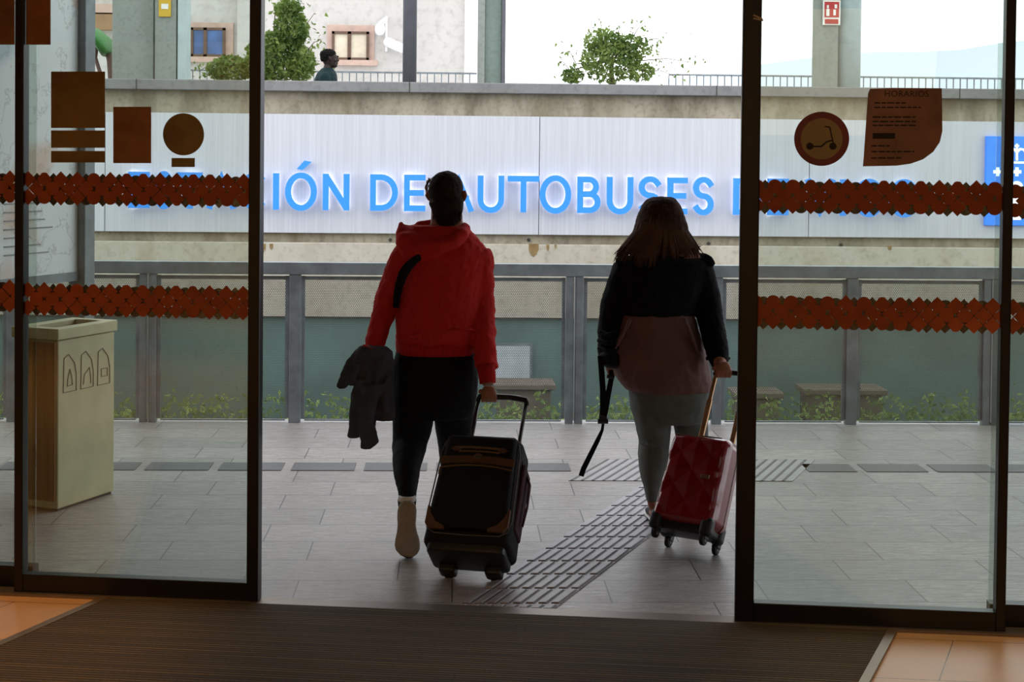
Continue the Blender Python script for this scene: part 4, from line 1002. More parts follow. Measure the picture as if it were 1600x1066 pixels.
m_ = MB(); footloft(m_, fx, fy-.02, .0, .028, .28, .10); m_.build('sole', M_SOLE, sh2, smooth=True)
# crossbody strap
m_ = MB(); m_.tube([P(672, 392, YT-.10), P(650, 405, YT-.14), P(638, 416, YT-.15), P(630, 428, YT-.155), P(624, 445, YT-.15), P(620.5, 462, YT-.12), P(619, 478, YT-.06), P(620, 486, YT+.04)], [px2m(w_, YT) for w_ in (4, 6, 7.5, 8, 7, 6, 5, 4)], 10, flat=.28)
st_ = m_.build('crossbody_strap', M_BLACK, None, smooth=True); tag(st_, 'black crossbody bag strap over the left back of the red hoodie', 'strap')
# jacket over the forearm
jk = MB(); YJ = 7.0
def cloth(mb, rows, Y=YJ, d=.02):
    mb.loft([ringpx(a, b, py, yy, dd, 18, 2.2) for a, b, py, yy, dd in [(r_[0], r_[1], r_[2], r_[3] if len(r_) > 3 else Y, r_[4] if len(r_) > 4 else d) for r_ in rows]])
cloth(jk, [(562, 604, 541, YJ, .03), (553, 613, 548, YJ, .05), (548, 617, 560, YJ, .055), (547, 617, 580, YJ, .055), (553, 617, 600, YJ, .05), (556, 617, 620, YJ, .045), (566, 618, 640, YJ, .04), (582, 618, 652, YJ, .03), (590, 614, 657, YJ, .02)])
limb(jk, [(566, 556, YJ, 15), (552, 572, YJ-.02, 14), (543, 588, YJ-.03, 12), (536, 598, YJ-.03, 9), (532, 602, YJ-.03, 6)], flat=.5, up=(0, 1, 0), cap=True)
cloth(jk, [(556, 590, 590, YJ-.03, .03), (549, 585, 615, YJ-.03, .03), (546, 578, 640, YJ-.02, .028), (544, 566, 660, YJ-.02, .025), (543, 563, 682, YJ-.02, .02), (543.5, 562, 684, YJ-.02, .012)])
cloth(jk, [(566, 600, 600, YJ-.06, .03), (562, 590, 630, YJ-.06, .03), (560, 585, 660, YJ-.05, .028), (561, 589, 680, YJ-.05, .026), (563, 592, 690, YJ-.05, .022), (563, 578, 702, YJ-.05, .014)])
cloth(jk, [(578, 590, 650, YJ+.02, .02), (580, 587, 665, YJ+.02, .015), (583, 587, 676, YJ+.02, .01)])
for a_ in ([(600, 560), (590, 590), (588, 625)], [(574, 565), (577, 600), (572, 640)], [(606, 590), (600, 620), (604, 645)], [(560, 570), (553, 590), (548, 600)]):
    limb(jk, [(p[0], p[1], YJ-.055, 4) for p in a_], cap=True)
jo = jk.build('folded_jacket', M_DENIM, None, remesh=.006, sm=3, disp=[(.016, .06), (.006, .02)]); tag(jo, 'charcoal jacket draped over the left forearm of the person in red, sleeves hanging', 'jacket')

# ---- trolley cases
def case_frame(wheelmid, grip, yaw):
    A = (grip-wheelmid).normalized(); Rt = Vector((A.y, -A.x, 0)).normalized()      # both wheels level on the ground
    Yl = A.cross(Rt).normalized()                  # right handed: x=Rt, y=Yl, z=A
    return Matrix(((Rt.x, Yl.x, A.x, wheelmid.x), (Rt.y, Yl.y, A.y, wheelmid.y), (Rt.z, Yl.z, A.z, wheelmid.z), (0, 0, 0, 1)))
def rbox(mb, w_, d_, z0, z1, r, cy=0, f=.03, n=5, w1=None, w0=None):
    """rounded box, f = edge rounding at the two ends"""
    rows = []
    w0 = w0 or w_; w1 = w1 or w_
    for i in range(5): a = R(90*i/4); k_ = f*(1-math.sin(a)); rows.append((z0+f*(1-math.cos(a)), k_))
    rows += [(z1-(z-z0), k_) for z, k_ in rows[::-1]]
    rings = []
    for z, k_ in rows:
        t_ = (z-z0)/(z1-z0); ww = w0+(w1-w0)*t_
        rings.append(rrect(ww-2*k_, d_-2*k_, max(r-k_*.5, .004), z, n, 0, cy))
    return mb.loft(rings)
def wheel(parent, x, y, z, r, wd, hub=M_BLACKPL):
    o_ = MB().cyl((x, y, z), (1, 0, 0), r, wd, 24).build('wheel', mat('wheel_rubber', (16, 16, 16), .7), parent, bevel=.004)
    MB().cyl((x, y, z), (1, 0, 0), r*.45, wd+.004, 16).build('hub', mat('hub_grey', (70, 70, 72), .4), o_)
# black case
W0 = G(738, 905); W0.z = .030
CMx = case_frame(W0, HA, R(9))
Yl = Vector((CMx[0][1], CMx[1][1], CMx[2][1])); fs_ = -1 if Yl.y > 0 else 1      # local y sign that faces the camera
cb = empty('suitcase', 'black soft-sided trolley suitcase with brown trim, pulled by the person in the red hoodie', 'suitcase', mtx=CMx)
glen = (HA-W0).length; CL = .615; CW = .40; CD = .21; KZ = .865; KX = .90
cyc = fs_*(CD/2-.01)
M_CASEB = mat('case_black_fabric', (17, 16, 20), .8, bump=.4, bs=160, spec=.3); M_CASER = mat('case_burgundy', (58, 24, 34), .8, bump=.3, bs=120, spec=.3); M_TAN = mat('case_tan_trim', (92, 62, 42), .7, var=.2, vs=20, bump=.3, bs=90); M_GOLD = mat('zip_gold', (124, 96, 58), .5, .3); M_PIPE = mat('piping_grey', (86, 82, 84), .6)
m_ = MB(); rbox(m_, CW, CD, .035, CL, .045, cyc, .028, w0=CW*1.04, w1=CW*.94); m_.build('case_body', M_CASEB, cb, smooth=True)
yf_ = fs_*(CD-.01)                                                         # front surface
def fy(dd): return yf_+fs_*dd
m_ = MB(); rbox(m_, CW*.90, .05, .10, CL-.015, .03, fy(.006), .02, w0=CW*.97, w1=CW*.86); fp = m_.build('front_pocket', M_CASEB, cb, smooth=True)
fz = .031
def strip(mb, pts_, wd, dd=fz, th=.003):
    for a, b in zip(pts_, pts_[1:]):
        a = Vector(a); b = Vector(b); d = (b-a).normalized(); n_ = Vector((-d.y, d.x))*wd/2; e_ = d*wd*.1
        mb.prism([Vector((q_.x, fy(dd), q_.y)) for q_ in (a-n_-e_, b-n_+e_, b+n_+e_, a+n_-e_)], (0, fs_*th, 0))
def bowz(x, z, bow): return (x, z+bow*(1-(x/(CW*.43))**2))
m_ = MB(); strip(m_, [bowz(x*CW*.43, .452, .012) for x in (-1, -.75, -.5, -.25, 0, .25, .5, .75, 1)], .040, fz); m_.build('brown_band', M_TAN, fp)
m_ = MB(); strip(m_, [bowz(x*CW*.43, .412, .020) for x in (-1, -.75, -.5, -.25, 0, .25, .5, .75, 1)], .007, fz, .004); strip(m_, [(-CW*.43, .412), (-CW*.435, .375)], .008, fz, .004); m_.build('pocket_zip', M_GOLD, fp)
m_ = MB(); strip(m_, [(x*.098, .525-.004*x*x) for x in (-1, -.5, 0, .5, 1)], .010, fz+.006, .005); m_.build('top_zip_handle', M_GOLD, fp)
m_ = MB(); strip(m_, [(x*.098, .508-.004*x*x) for x in (-1, -.5, 0, .5, 1)], .008, fz+.001, .003); m_.build('top_zip', M_GOLD, fp)
for s_ in (-1, 1):
    m_ = MB(); m_.prism([Vector((s_*a, fy(fz), z)) for a, z in ((.090, .508), (.118, .504), (.140, .516), (.118, .530), (.090, .530))], (0, fs_*.006, 0)); m_.build('leather_tab', M_TAN, fp)
m_ = MB(); m_.cyl((0, fy(fz+.006), .470), (0, 1, 0), .024, .006, 24); ob_ = m_.build('badge', M_TAN, fp)
m_ = MB(); m_.bb((-.016, fy(fz+.009), .464), (.018, fy(fz+.012), .476)); m_.build('badge_plate', M_CHROME, fp, bevel=.001)
# corner guards
for s_ in (-1, 1):
    m_ = MB(); po = [(CW*.49, .205), (CW*.47, .21), (CW*.43, .165), (CW*.36, .125), (CW*.26, .105), (CW*.25, .088), (CW*.44, .088), (CW*.49, .115)]
    m_.prism([Vector((s_*a, fy(.018), z)) for a, z in po], (0, fs_*.018, 0)); m_.build('corner_guard', M_TAN, fp, bevel=.004)
# piping round the front
m_ = MB(); pw0, pw1 = CW*.505, CW*.455
path = [Vector((x, fy(.004), z)) for x, z in ((-pw0, .16), (-pw1-.008, CL-.10), (-pw1+.005, CL-.045), (-pw1+.035, CL-.018), (0, CL-.012), (pw1-.035, CL-.018), (pw1-.005, CL-.045), (pw1+.008, CL-.10), (pw0, .16), (pw0-.012, .105), (pw0-.05, .082), (0, .078), (-pw0+.05, .082), (-pw0+.012, .105))]
m_.tube(path, .0035, 8, closed=True); m_.build('piping', M_PIPE, cb, smooth=True)
m_ = MB(); m_.tube([Vector((p.x*1.01, p.y-fs_*.06, p.z)) for p in path], .004, 8, closed=True); m_.build('piping', M_CASER, cb, smooth=True)
m_ = MB(); m_.bb((CW*.47, fy(-.04), .14), (CW*.535, fy(-.17), .50)); m_.build('side_panel', M_CASER, cb, bevel=.018, seg=3)
m_ = MB(); m_.tube([(CW*.53, fy(-.10), .47), (CW*.58, fy(-.10), .42), (CW*.59, fy(-.10), .30), (CW*.57, fy(-.10), .20)], [.014, .018, .014, .012], 8, flat=.35, up=(1, 0, 0)); m_.build('side_handle', M_CASER, cb, smooth=True)
m_ = MB(); rbox(m_, CW*.92, CD*.9, .0, .085, .03, cyc, .012); m_.build('base_shell', M_BLACKPL, cb, smooth=True)
for s_ in (-1, 1):
    x = s_*px2m(37, 6.4)
    MB().bb((x-.036, fs_*.055, -.028), (x+.036, -fs_*.012, .06)).build('wheel_housing', M_BLACKPL, cb, bevel=.012, seg=3)
    wheel(cb, x, 0, 0, .030, .038)
def squash(o_):
    if o_.type == 'MESH' and not o_.name.startswith('wheel') and not o_.name.startswith('hub'): o_.data.transform(Matrix.Diagonal((KX, 1, KZ, 1)))
    for c_ in o_.children: squash(c_)
squash(cb)
M_TUBE = mat('trolley_tube', (96, 94, 92), .3, .8)
hx = px2m(38, 6.9)
for s_ in (-1, 1):
    x = .018*0+s_*hx
    m_ = MB(); m_.tube([(x, 0, CL*KZ-.03), (x, 0, glen-.02)], .0085, 10); m_.build('handle_tube', M_TUBE, cb, smooth=True)
    MB().bb((x-.014, -.012, CL*KZ-.012), (x+.014, .012, CL*KZ+.012)).build('tube_collar', M_BLACKPL, cb, bevel=.003)
m_ = MB(); m_.tube([(-hx-.004, 0, glen-.022), (-hx, 0, glen-.004), (-hx*.6, 0, glen), (hx*.3, 0, glen+.002), (hx*.7, 0, glen-.004), (hx*.97, 0, glen-.010), (hx+.006, 0, glen-.030)], [.010, .014, .014, .013, .014, .014, .010], 12, cap=True); m_.build('grip', M_BLACKPL, cb, smooth=True)

# ---- woman in the two-tone jacket
YK = 7.42
HB = P(1144, 583, 7.16)
bd2 = MB()
head(bd2, P(1036, 347, YK+.02), px2m(72, YK), yaw=R(6), tilt=R(-3))
bd2.loft([ringpx(1016, 1058, 362, YK, .05), ringpx(1015, 1060, 385, YK, .052), ringpx(1000, 1075, 402, YK, .07), ringpx(980, 1095, 420, YK, .09), ringpx(984, 1084, 460, YK, .10), ringpx(988, 1070, 500, YK, .10), ringpx(990, 1078, 550, YK, .11), ringpx(992, 1094, 600, YK, .12), ringpx(995, 1092, 640, YK, .11), ringpx(1015, 1075, 655, YK, .08)])
limb(bd2, [(985, 420, YK, 18), (966, 460, YK, 15), (957, 500, YK-.02, 13), (952, 540, YK-.02, 11), (950, 566, YK-.02, 9)])
limb(bd2, [(1090, 420, YK, 18), (1105, 460, YK, 15), (1112, 500, YK-.04, 14), (1120, 545, YK-.14, 12), (1126, 572, 7.2, 10)])
limb(bd2, [(1020, 650, YK, 22), (1022, 700, YK, 16), (1019, 745, YK-.06, 11), (1017, 780, YK-.10, 7), (1021, 792, YK-.10, 8)])
limb(bd2, [(1076, 650, YK+.02, 22), (1080, 700, YK+.06, 16), (1078, 745, YK+.04, 12), (1076, 785, YK, 9)])
for x, yy in ((1027, YK-.10), (1076, YK)): bd2.tube([Vector((P(x, 700, yy).x, yy-.02, .055)), Vector((P(x, 700, yy).x, yy+.06, .05)), Vector((P(x, 700, yy).x, yy+.14, .035))], [.034, .034, .024], 12, cap=True)
fist(bd2, P(1130, 581, 7.17), (P(1155, 583, 7.16)-P(1115, 582, 7.16)), (0, -.35, -1), 1.0, -1, .013)
relaxed_hand(bd2, P(951, 560, YK), (.25, .75, -.55), (.8, 0, .3), .85)
pB = bd2.build('person', M_SKIN, None, remesh=.0055, sm=3); tag(pB, 'woman with long brown hair in a black and mauve jacket and grey jeans, walking away', 'person')
jb = MB()
jb.loft([ringpx(1000, 1078, 399, YK, .08), ringpx(975, 1098, 404, YK, .10), ringpx(965, 1106, 414, YK, .12), ringpx(964, 1104, 435, YK, .13), ringpx(966, 1096, 460, YK, .135), ringpx(969, 1088, 485, YK, .14), ringpx(969, 1084, 492, YK, .142)])
limb(jb, [(980, 418, YK, 22), (969, 445, YK, 22), (960, 475, YK, 22), (956, 500, YK-.01, 21.5), (953, 525, YK-.02, 19.5), (951, 548, YK-.02, 18), (950, 562, YK-.02, 15)])
limb(jb, [(1090, 420, YK, 24), (1099, 445, YK, 23), (1106, 475, YK-.01, 22), (1111, 505, YK-.05, 21), (1117, 532, YK-.10, 20), (1122, 555, YK-.16, 17.5), (1125, 570, YK-.19, 14)])
for (x0, x1, yy, yd) in ((936, 965, 545, 5), (935, 966, 532, 5), (937, 965, 518, 5), (1105, 1136, 548, 5), (1103, 1133, 534, 5), (1106, 1138, 560, 4)):
    jb.tube([P(x0, yy, YK-.10), P((x0+x1)/2, yy+yd, YK-.16), P(x1, yy, YK-.12)], px2m(4, YK), 8, cap=True)
# collar and hood flap
limb(jb, [(1092, 400, YK, 6), (1102, 402, YK-.03, 7), (1109, 406, YK-.03, 6), (1115, 412, YK-.02, 3.5)], cap=True)
limb(jb, [(965, 406, YK-.02, 5), (990, 404, YK-.09, 6), (1030, 405, YK-.12, 6), (1070, 403, YK-.10, 6), (1098, 401, YK-.03, 6)], cap=True)
jo = jb.build('jacket', M_JACKB, pB, remesh=.007, sm=4, disp=[(.010, .05)]); jo['label'] = 'black upper half and sleeves of the jacket'
jm = MB()
jm.loft([ringpx(970, 1083, 489, YK, .138), ringpx(964, 1090, 510, YK, .15), ringpx(957, 1097, 530, YK, .16), ringpx(953, 1103, 552, YK, .17), ringpx(955, 1108, 572, YK, .175), ringpx(962, 1111, 590, YK, .172), ringpx(972, 1112, 603, YK, .165), ringpx(980, 1110, 610, YK, .155)])
for a_ in ([(985, 500), (975, 520), (962, 545)], [(1070, 500), (1080, 525), (1093, 555)], [(1040, 575), (1036, 592), (1034, 606)], [(1000, 560), (990, 580), (985, 600)]):
    limb(jm, [(p[0], p[1], YK-.15, 3.2) for p in a_], cap=True)
ml_ = jm.build('jacket_lower_panel', M_JACKM, pB, remesh=.007, sm=4, disp=[(.014, .09), (.005, .03)]); ml_['label'] = 'mauve lower half of the jacket'
lin_ = MB(); lin_.loft([ringpx(1030, 1080, 378, YK-.04, .05), ringpx(1022, 1090, 388, YK-.04, .07), ringpx(1010, 1095, 402, YK-.03, .09)]); lin_.build('hood_lining', mat('hood_lining', (132, 88, 78), .9), pB, smooth=True)['label'] = 'mauve lining of the lowered hood'
jn = MB()
jn.loft([ringpx(984, 1108, 596, YK, .15), ringpx(982, 1108, 615, YK, .15), ringpx(985, 1107, 640, YK, .145), ringpx(1000, 1098, 660, YK, .12)])
jn.loft([ringpx(982, 1052, 618, YK, .13), ringpx(988, 1050, 645, YK, .12), ringpx(994, 1048, 668, YK, .105), ringpx(998, 1046, 690, YK, .09), ringpx(997, 1044, 712, YK-.02, .085), ringpx(999, 1038, 738, YK-.05, .075), ringpx(1006, 1031, 762, YK-.08, .055), ringpx(1010, 1027, 783, YK-.10, .045)])
jn.loft([ringpx(1046, 1108, 618, YK+.02, .13), ringpx(1049, 1106, 645, YK+.03, .12), ringpx(1053, 1105, 668, YK+.05, .105), ringpx(1056, 1106, 685, YK+.06, .09), ringpx(1058, 1103, 712, YK+.05, .085), ringpx(1062, 1096, 745, YK+.03, .07), ringpx(1066, 1086, 782, YK, .05)])
jn.tube([P(999, 693, YK-.08), P(1012, 697, YK-.10), P(1030, 694, YK-.09)], px2m(2, YK), 8, cap=True)
jn.build('jeans', M_JEAN, pB, remesh=.0075, sm=4, disp=[(.009, .07)])
for x, yy in ((1029, YK-.10), (1076, YK)):
    s3 = empty('shoe', None, None); s3.parent = pB
    m_ = MB(); footloft(m_, P(x, 700, yy).x, yy+.02, .012, .095, .25, .09); m_.build('upper', M_SHOE, s3, smooth=True)
    m_ = MB(); footloft(m_, P(x, 700, yy).x, yy+.02, .0115, .034, .26, .094); m_.build('sole', M_SOLEW, s3, smooth=True)
# long hair
hh = MB()
hh.loft([ringpx(1022, 1046, 307.5, YK, .03), ringpx(1012, 1056, 311, YK, .06), ringpx(1004, 1062, 319, YK-.005, .085), ringpx(998, 1068, 332, YK-.01, .10), ringpx(993, 1073, 348, YK-.02, .105), ringpx(988, 1077, 365, YK-.03, .10), ringpx(981, 1080, 382, YK-.05, .09), ringpx(976, 1076, 393, YK-.07, .07), ringpx(985, 1058, 400, YK-.10, .04)])
hair2 = hh.build('hair', M_HAIRL, pB, remesh=.007, sm=4, disp=[(.010, .03)])
rg = random.Random(9); sl = []
for i in range(420):
    t_ = rg.random(); x1 = 1002+t_*62; side = (t_-.5)*2
    x2 = 991+t_*84; x3 = (958+t_*138 if t_ < .12 or t_ > .55 else 964+t_*110)+rg.uniform(-5, 5); y3 = 404+rg.uniform(-10, 16)
    if t_ > .55: y3 = 392+rg.uniform(-12, 14)
    if t_ < .25: x3 = 957+t_*80+rg.uniform(0, 10); y3 = 402+rg.uniform(-6, 8)
    dpt = math.sqrt(max(0, 1-side*side))
    sl.append([P(1034+(x1-1034)*.35, 308.5, YK-.02*dpt), P(1034+(x1-1034)*.85, 318, YK-.07*dpt), P(x1, 334, YK-.01-.095*dpt), P(x2, 360, YK-.03-.105*dpt), P((x2*.35+x3*.65), 386, YK-.05-.10*dpt), P(x3, y3, YK-.05-.10*dpt)])
fr = MB(); strands(fr, sl, .0042); fr.build('loose_strands', M_HAIRL, hair2)
fr = MB(); strands(fr, [[p_.lerp(q_, rg.random())+Vector((0, -.004, 0)) for p_, q_ in ((c_[rg.choice((1, 2, 2, 3))], c_[3]),)]+[p_+Vector((0, -.005, 0)) for p_ in c_[3:]] for c_ in sl[::2]], .0036); fr.build('light_hair_ends', mat('hair_light_ends', (84, 60, 46), .8, var=.3, vs=12, spec=.12), hair2)
# bag with hanging straps at her left
bg_ = empty('shoulder_bag', 'black bag with long dangling straps carried at the woman\'s left side', 'bag', loc=P(955, 560, YK-.06))
o0 = P(955, 560, YK-.06)
def LB(px, py, dy=0): return P(px, py, YK-.06+dy)-o0
m_ = MB(); m_.loft([[p-o0 for p in ringpx(944, 966, 548, YK-.06, .03)], [p-o0 for p in ringpx(935, 972, 555, YK-.06, .06)], [p-o0 for p in ringpx(938, 974, 568, YK-.04, .07)], [p-o0 for p in ringpx(946, 978, 574, YK-.02, .05)]]); m_.build('bag_body', M_BLACK, bg_, remesh=.006, sm=3)
def webbing(nm, pts_, r_): m_ = MB(); m_.tube([LB(*p) for p in pts_], [px2m(q_, YK) for q_ in r_], 8, flat=.22, up=(0, 1, 0)); return m_.build(nm, M_BLACK, bg_, smooth=True)
webbing('strap', [(938, 556, -.03), (940, 580, -.03), (942, 610, -.02), (942, 640, -.02), (941, 656, -.02)], [4.5, 4.6, 4.6, 4.8, 5])
webbing('strap', [(955, 578, -.02), (955, 592, -.02), (950, 618, -.02), (946, 640, -.025), (942, 656, -.025)], [3.5, 4, 4.4, 4.8, 5])
webbing('strap_end', [(943, 658, -.02), (941, 672, -.02), (934, 688, -.015), (923, 710, -.01), (912, 732, -.005), (908, 744, 0)], [2.2, 2.4, 3.6, 4, 4.2, 4.2])
m_ = MB(); m_.tube([LB(934, 658, -.03), LB(950, 658, -.03)], .014, 8); m_.tube([LB(936, 652, -.03), LB(948, 652, -.03)], .010, 8); m_.build('buckle', M_BLACKPL, bg_)
m_ = MB(); m_.tube([LB(948, 588, -.03), LB(960, 590, -.03)], .009, 8); m_.build('slider', M_BLACKPL, bg_)

# red case
W1 = G(1081, 861); W1.z = .026
RM = case_frame(W1, HB, R(12))
Yl = Vector((RM[0][1], RM[1][1], RM[2][1])); fs_ = -1 if Yl.y > 0 else 1
cr_ = empty('suitcase', 'glossy red hard-shell cabin suitcase with diamond quilting, pulled by the woman', 'suitcase', mtx=RM)
RL = .475; RW = .328; RD = .20; glen = (HB-W1).length
M_RSH = mat('glossy_red_shell', (126, 4, 16), .22, var=.06, coat=.6); M_RPI = mat('shell_zip_dark', (60, 14, 20), .6)
def shell(mb, w0, w1, d_, z0, z1, front, quilt=.009):
    """half shell: grid of a rounded bulging face with pyramids, closed at the back"""
    nx, nz = 56, 84; vs, fs = [], []
    for j in range(nz+1):
        tz = j/nz; z = z0+(z1-z0)*tz
        for i in range(nx+1):
            tx = i/nx*2-1; ww = (w0+(w1-w0)*tz)
            ez = min(tz, 1-tz)*(z1-z0); ex = (1-abs(tx))*ww/2
            # rounded corners of outline
            rc = .05; xx = tx*ww/2
            if ez < rc: lim = ww/2-rc+math.sqrt(max(0, rc*rc-(rc-ez)**2)); xx = tx*lim; ex = (1-abs(tx))*lim
            rr_ = .045; prof = lambda e_: 1 if e_ >= rr_ else math.sqrt(max(0, 1-(1-e_/rr_)**2))
            hgt = d_*min(prof(ex), prof(ez))
            a = (xx/.15+(z)/.15) ; b = (xx/.15-(z)/.15)
            q = (1-max(abs((a % 1)-.5), abs((b % 1)-.5))*2)
            edge = min(1, ex/.03)*min(1, ez/.03)
            vs.append(Vector((xx, front*(hgt+quilt*q*edge), z)))
    k = nx+1
    for j in range(nz):
        for i in range(nx): fs.append((j*k+i, j*k+i+1, (j+1)*k+i+1, (j+1)*k+i))
    bd = [i for i in range(k)]+[j*k+nx for j in range(1, nz+1)]+[nz*k+i for i in range(nx-1, -1, -1)]+[j*k for j in range(nz-1, 0, -1)]
    m0 = len(vs); vs += [Vector((vs[i].x, 0, vs[i].z)) for i in bd]; n_ = len(bd)
    for i in range(n_): fs.append((bd[i], bd[(i+1) % n_], m0+(i+1) % n_, m0+i))
    fs.append(tuple(range(m0, m0+n_))); mb.add(vs, fs)
cy_ = fs_*.075
cr2 = empty('shell_half', None, None); bpy.data.objects.remove(cr2)
m_ = MB(); shell(m_, RW, RW*.94, .10, .045, RL, fs_); o_ = m_.build('front_shell', M_RSH, cr_); o_.location = (0, cy_, 0)
o_.data.polygons.foreach_set('use_smooth', [False]*len(o_.data.polygons))
m_ = MB(); shell(m_, RW, RW*.94, .075, .045, RL, -fs_); o_ = m_.build('back_shell', M_RSH, cr_); o_.location = (0, cy_-fs_*.010, 0)
m_ = MB(); rbox(m_, RW*.86, .15, .022, .072, .03, cy_, .015); m_.build('base_shell', M_BLACKPL, cr_, smooth=True)  # black base added to stand for shade under the red shell
m_ = MB(); m_.loft([rrect(RW*.99, .012, .004, .09, 4, 0, cy_-fs_*.005), rrect(RW*.94, .012, .004, RL-.05, 4, 0, cy_-fs_*.005)]); m_.build('zip_line', M_RPI, cr_)
for s_ in (-1, 1):
    for yy in (cy_+fs_*.07, cy_-fs_*.055):
        MB().bb((s_*(RW/2-.07), yy-.032, .012), (s_*(RW/2-.010), yy+.026, .10)).build('corner_guard', M_BLACKPL, cr_, bevel=.022, seg=4)
    m_ = MB(); m_.bb((s_*.118-.016, -.018, .0), (s_*.118+.016, .02, .04)); m_.build('caster_fork', M_BLACKPL, cr_, bevel=.005)
    wheel(cr_, s_*.118, 0, 0, .026, .020)
    m_ = MB(); yy = cy_+fs_*.07; m_.bb((s_*.118-.016, yy-.018, .0), (s_*.118+.016, yy+.02, .04)); m_.build('caster_fork', M_BLACKPL, cr_, bevel=.005)
    wheel(cr_, s_*.118, yy, 0, .026, .020)
MB().bb((.055, cy_+fs_*.104, .262), (.098, cy_+fs_*.112, .280)).build('badge_plate', mat('badge_bronze', (150, 110, 90), .3, .7), cr_, bevel=.002)
m_ = MB(); m_.tube([(-.05, cy_-fs_*.03, RL-.01), (-.045, cy_-fs_*.03, RL+.018), (.045, cy_-fs_*.03, RL+.018), (.05, cy_-fs_*.03, RL-.01)], .007, 8); m_.build('top_handle', M_BLACKPL, cr_, smooth=True)
M_TTAN = mat('warm_lit_tube', (190, 150, 110), .35, .6)  # tan tone is warm lamplight painted into the tube colour
hx = .080
for s_ in (-1, 1):
    m_ = MB(); m_.bb((s_*hx-.0125, -.007, RL-.04), (s_*hx+.0125, .007, RL+(glen-RL)*.60)); m_.build('handle_tube', M_TTAN, cr_, bevel=.003)
    m_ = MB(); m_.bb((s_*hx-.009, -.005, RL+(glen-RL)*.58), (s_*hx+.009, .005, glen-.01)); m_.build('inner_tube', M_TTAN, cr_, bevel=.002)
m_ = MB(); m_.tube([(-hx-.006, 0, glen-.012), (-hx, 0, glen), (0, 0, glen+.002), (hx, 0, glen), (hx+.006, 0, glen-.012)], [.011, .013, .013, .013, .011], 12, cap=True); m_.build('grip', M_BLACKPL, cr_, smooth=True)

# ---- person on the walkway
YP = 20.9
cp = P(515, 92, YP); b3 = MB()
hM3, hk3 = head(b3, cp, px2m(29, YP), yaw=R(-82), tilt=R(3))
zz = lambda f: zwk+f
nx_ = P(513, 110, YP).x
b3.loft([[Vector((nx_+.055*math.cos(a_), YP+.055*math.sin(a_), cp.z-.08)) for a_ in [2*PI*i/16 for i in range(16)]]]+[[Vector((nx_+dx+a*math.cos(2*PI*i/16), YP+b*math.sin(2*PI*i/16), cp.z+dz)) for i in range(16)] for dz, a, b, dx in ((-.17, .07, .10, -.02), (-.23, .11, .19, -.03), (-.35, .12, .19, -.04), (-.6, .11, .15, -.02), (-.75, .12, .15, -.01), (-.9, .12, .15, 0))])
for s_ in (-1, 1):
    b3.tube([Vector((nx_+.0, YP+s_*.09, cp.z-.85)), Vector((nx_+s_*.12, YP+s_*.09, cp.z-1.2)), Vector((nx_+s_*.18-.03, YP+s_*.09, zwk+.10))], [.085, .06, .045], 12, cap=True)
    b3.tube([Vector((nx_+s_*.18-.05, YP+s_*.09, zwk+.05)), Vector((nx_+s_*.18+.12, YP+s_*.09, zwk+.04))], [.045, .035], 12, cap=True)
    b3.tube([Vector((nx_-.03, YP+s_*.2, cp.z-.27)), Vector((nx_-.05-s_*.05, YP+s_*.24, cp.z-.52)), Vector((nx_+.04-s_*.1, YP+s_*.24, cp.z-.76))], [.055, .045, .035], 12, cap=True)
    relaxed_hand(b3, Vector((nx_+.04-s_*.1, YP+s_*.24, cp.z-.77)), (.1, 0, -1), (1, 0, 0), 1)
pC = b3.build('person', M_SKIND, None, remesh=.009, sm=2); tag(pC, 'person with short black hair and a teal top walking behind the coping, in profile', 'person')
m_ = MB(); m_.loft([[Vector((nx_+dx+a*math.cos(2*PI*i/16), YP+b*math.sin(2*PI*i/16), cp.z+dz)) for i in range(16)] for dz, a, b, dx in ((-.125, .075, .085, -.01), (-.16, .105, .14, -.015), (-.20, .135, .20, -.02), (-.27, .155, .235, -.03), (-.38, .16, .23, -.035), (-.62, .14, .18, -.02), (-.8, .14, .17, 0))])
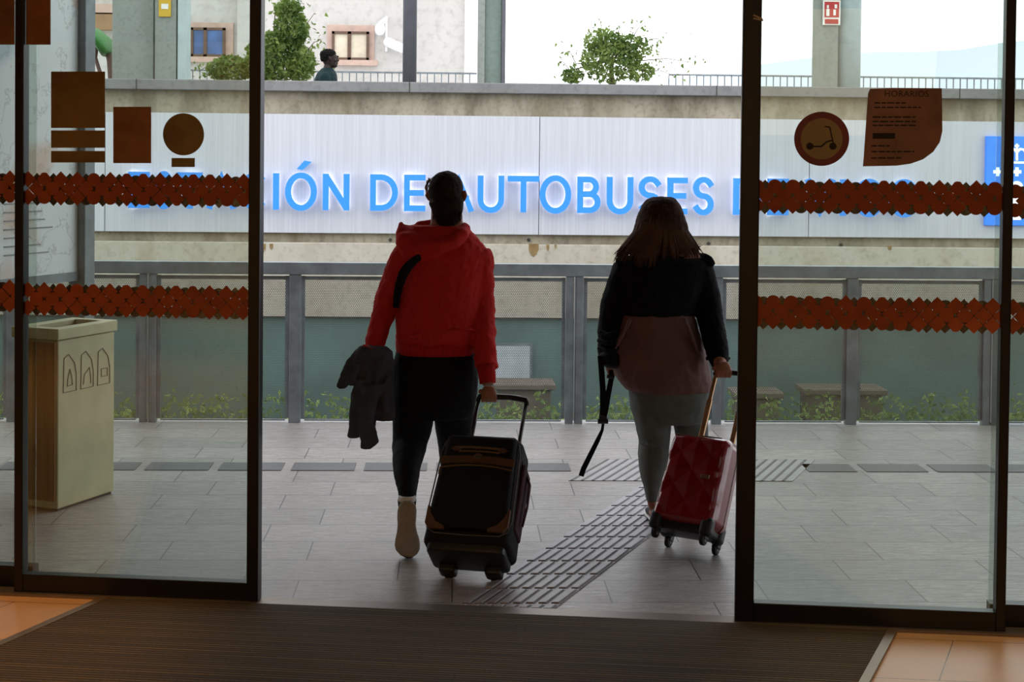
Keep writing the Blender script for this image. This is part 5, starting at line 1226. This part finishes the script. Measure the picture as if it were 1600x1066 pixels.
for s_ in (-1, 1): m_.tube([Vector((nx_-.03, YP+s_*.19, cp.z-.26)), Vector((nx_-.05-s_*.04, YP+s_*.24, cp.z-.46))], [.08, .07], 12, cap=True)
m_.build('teal_top', mat('teal_jersey', (14, 40, 42), .8, spec=.2), pC, remesh=.012, sm=3)
m_ = MB(); rings = [[hM3 @ (Vector((a*math.cos(2*PI*i/18), oy+b*math.sin(2*PI*i/18), z))*hk3) for i in range(18)] for z, a, b, oy in ((-.03, .060, .060, -.050), (0, .078, .078, -.036), (.03, .084, .094, -.024), (.06, .086, .102, -.018), (.09, .074, .088, -.016), (.113, .05, .06, -.014), (.124, .02, .025, -.012))]
m_.loft(rings).build('hair', mat('black_hair', (16, 14, 13), .8, bump=.8, bs=80, spec=.1), pC, remesh=.010, sm=1, disp=[(.02, .03)])
m_ = MB(); m_.loft([[Vector((nx_+a*math.cos(2*PI*i/16), YP+b*math.sin(2*PI*i/16), cp.z+dz)) for i in range(16)] for dz, a, b in ((-.78, .13, .165), (-.95, .14, .17), (-1.0, .12, .15))])
for s_ in (-1, 1): m_.tube([Vector((nx_, YP+s_*.09, cp.z-.85)), Vector((nx_+s_*.12, YP+s_*.09, cp.z-1.2)), Vector((nx_+s_*.18-.03, YP+s_*.09, zwk+.10))], [.10, .08, .07], 12)
m_.build('trousers', M_BLACK, pC, remesh=.012, sm=2)

# ---- ceiling fixtures in the hall
M_LAMP = mat('lamp_lens', (255, 220, 160), .4, emit=(255, 205, 130), es=6)
for i, (x, y, e_, a_) in enumerate(SPOTS):
    lp_ = empty('ceiling_spot', 'small round warm ceiling downlight recessed in the hall ceiling above the entrance mat', 'ceiling light', loc=(x, y, 2.995), group='hall ceiling downlights')
    m_ = MB(); n_ = 24
    m_.loft([[Vector((r_*math.cos(2*PI*k_/n_), r_*math.sin(2*PI*k_/n_), z_)) for k_ in range(n_)] for r_, z_ in ((.07, 0), (.085, -.004), (.085, -.014), (.066, -.014), (.060, -.002))], True).build('trim_ring', M_CHROME, lp_)
    MB().cyl((0, 0, -.004), (0, 0, 1), .055, .004).build('lens', M_LAMP, lp_)
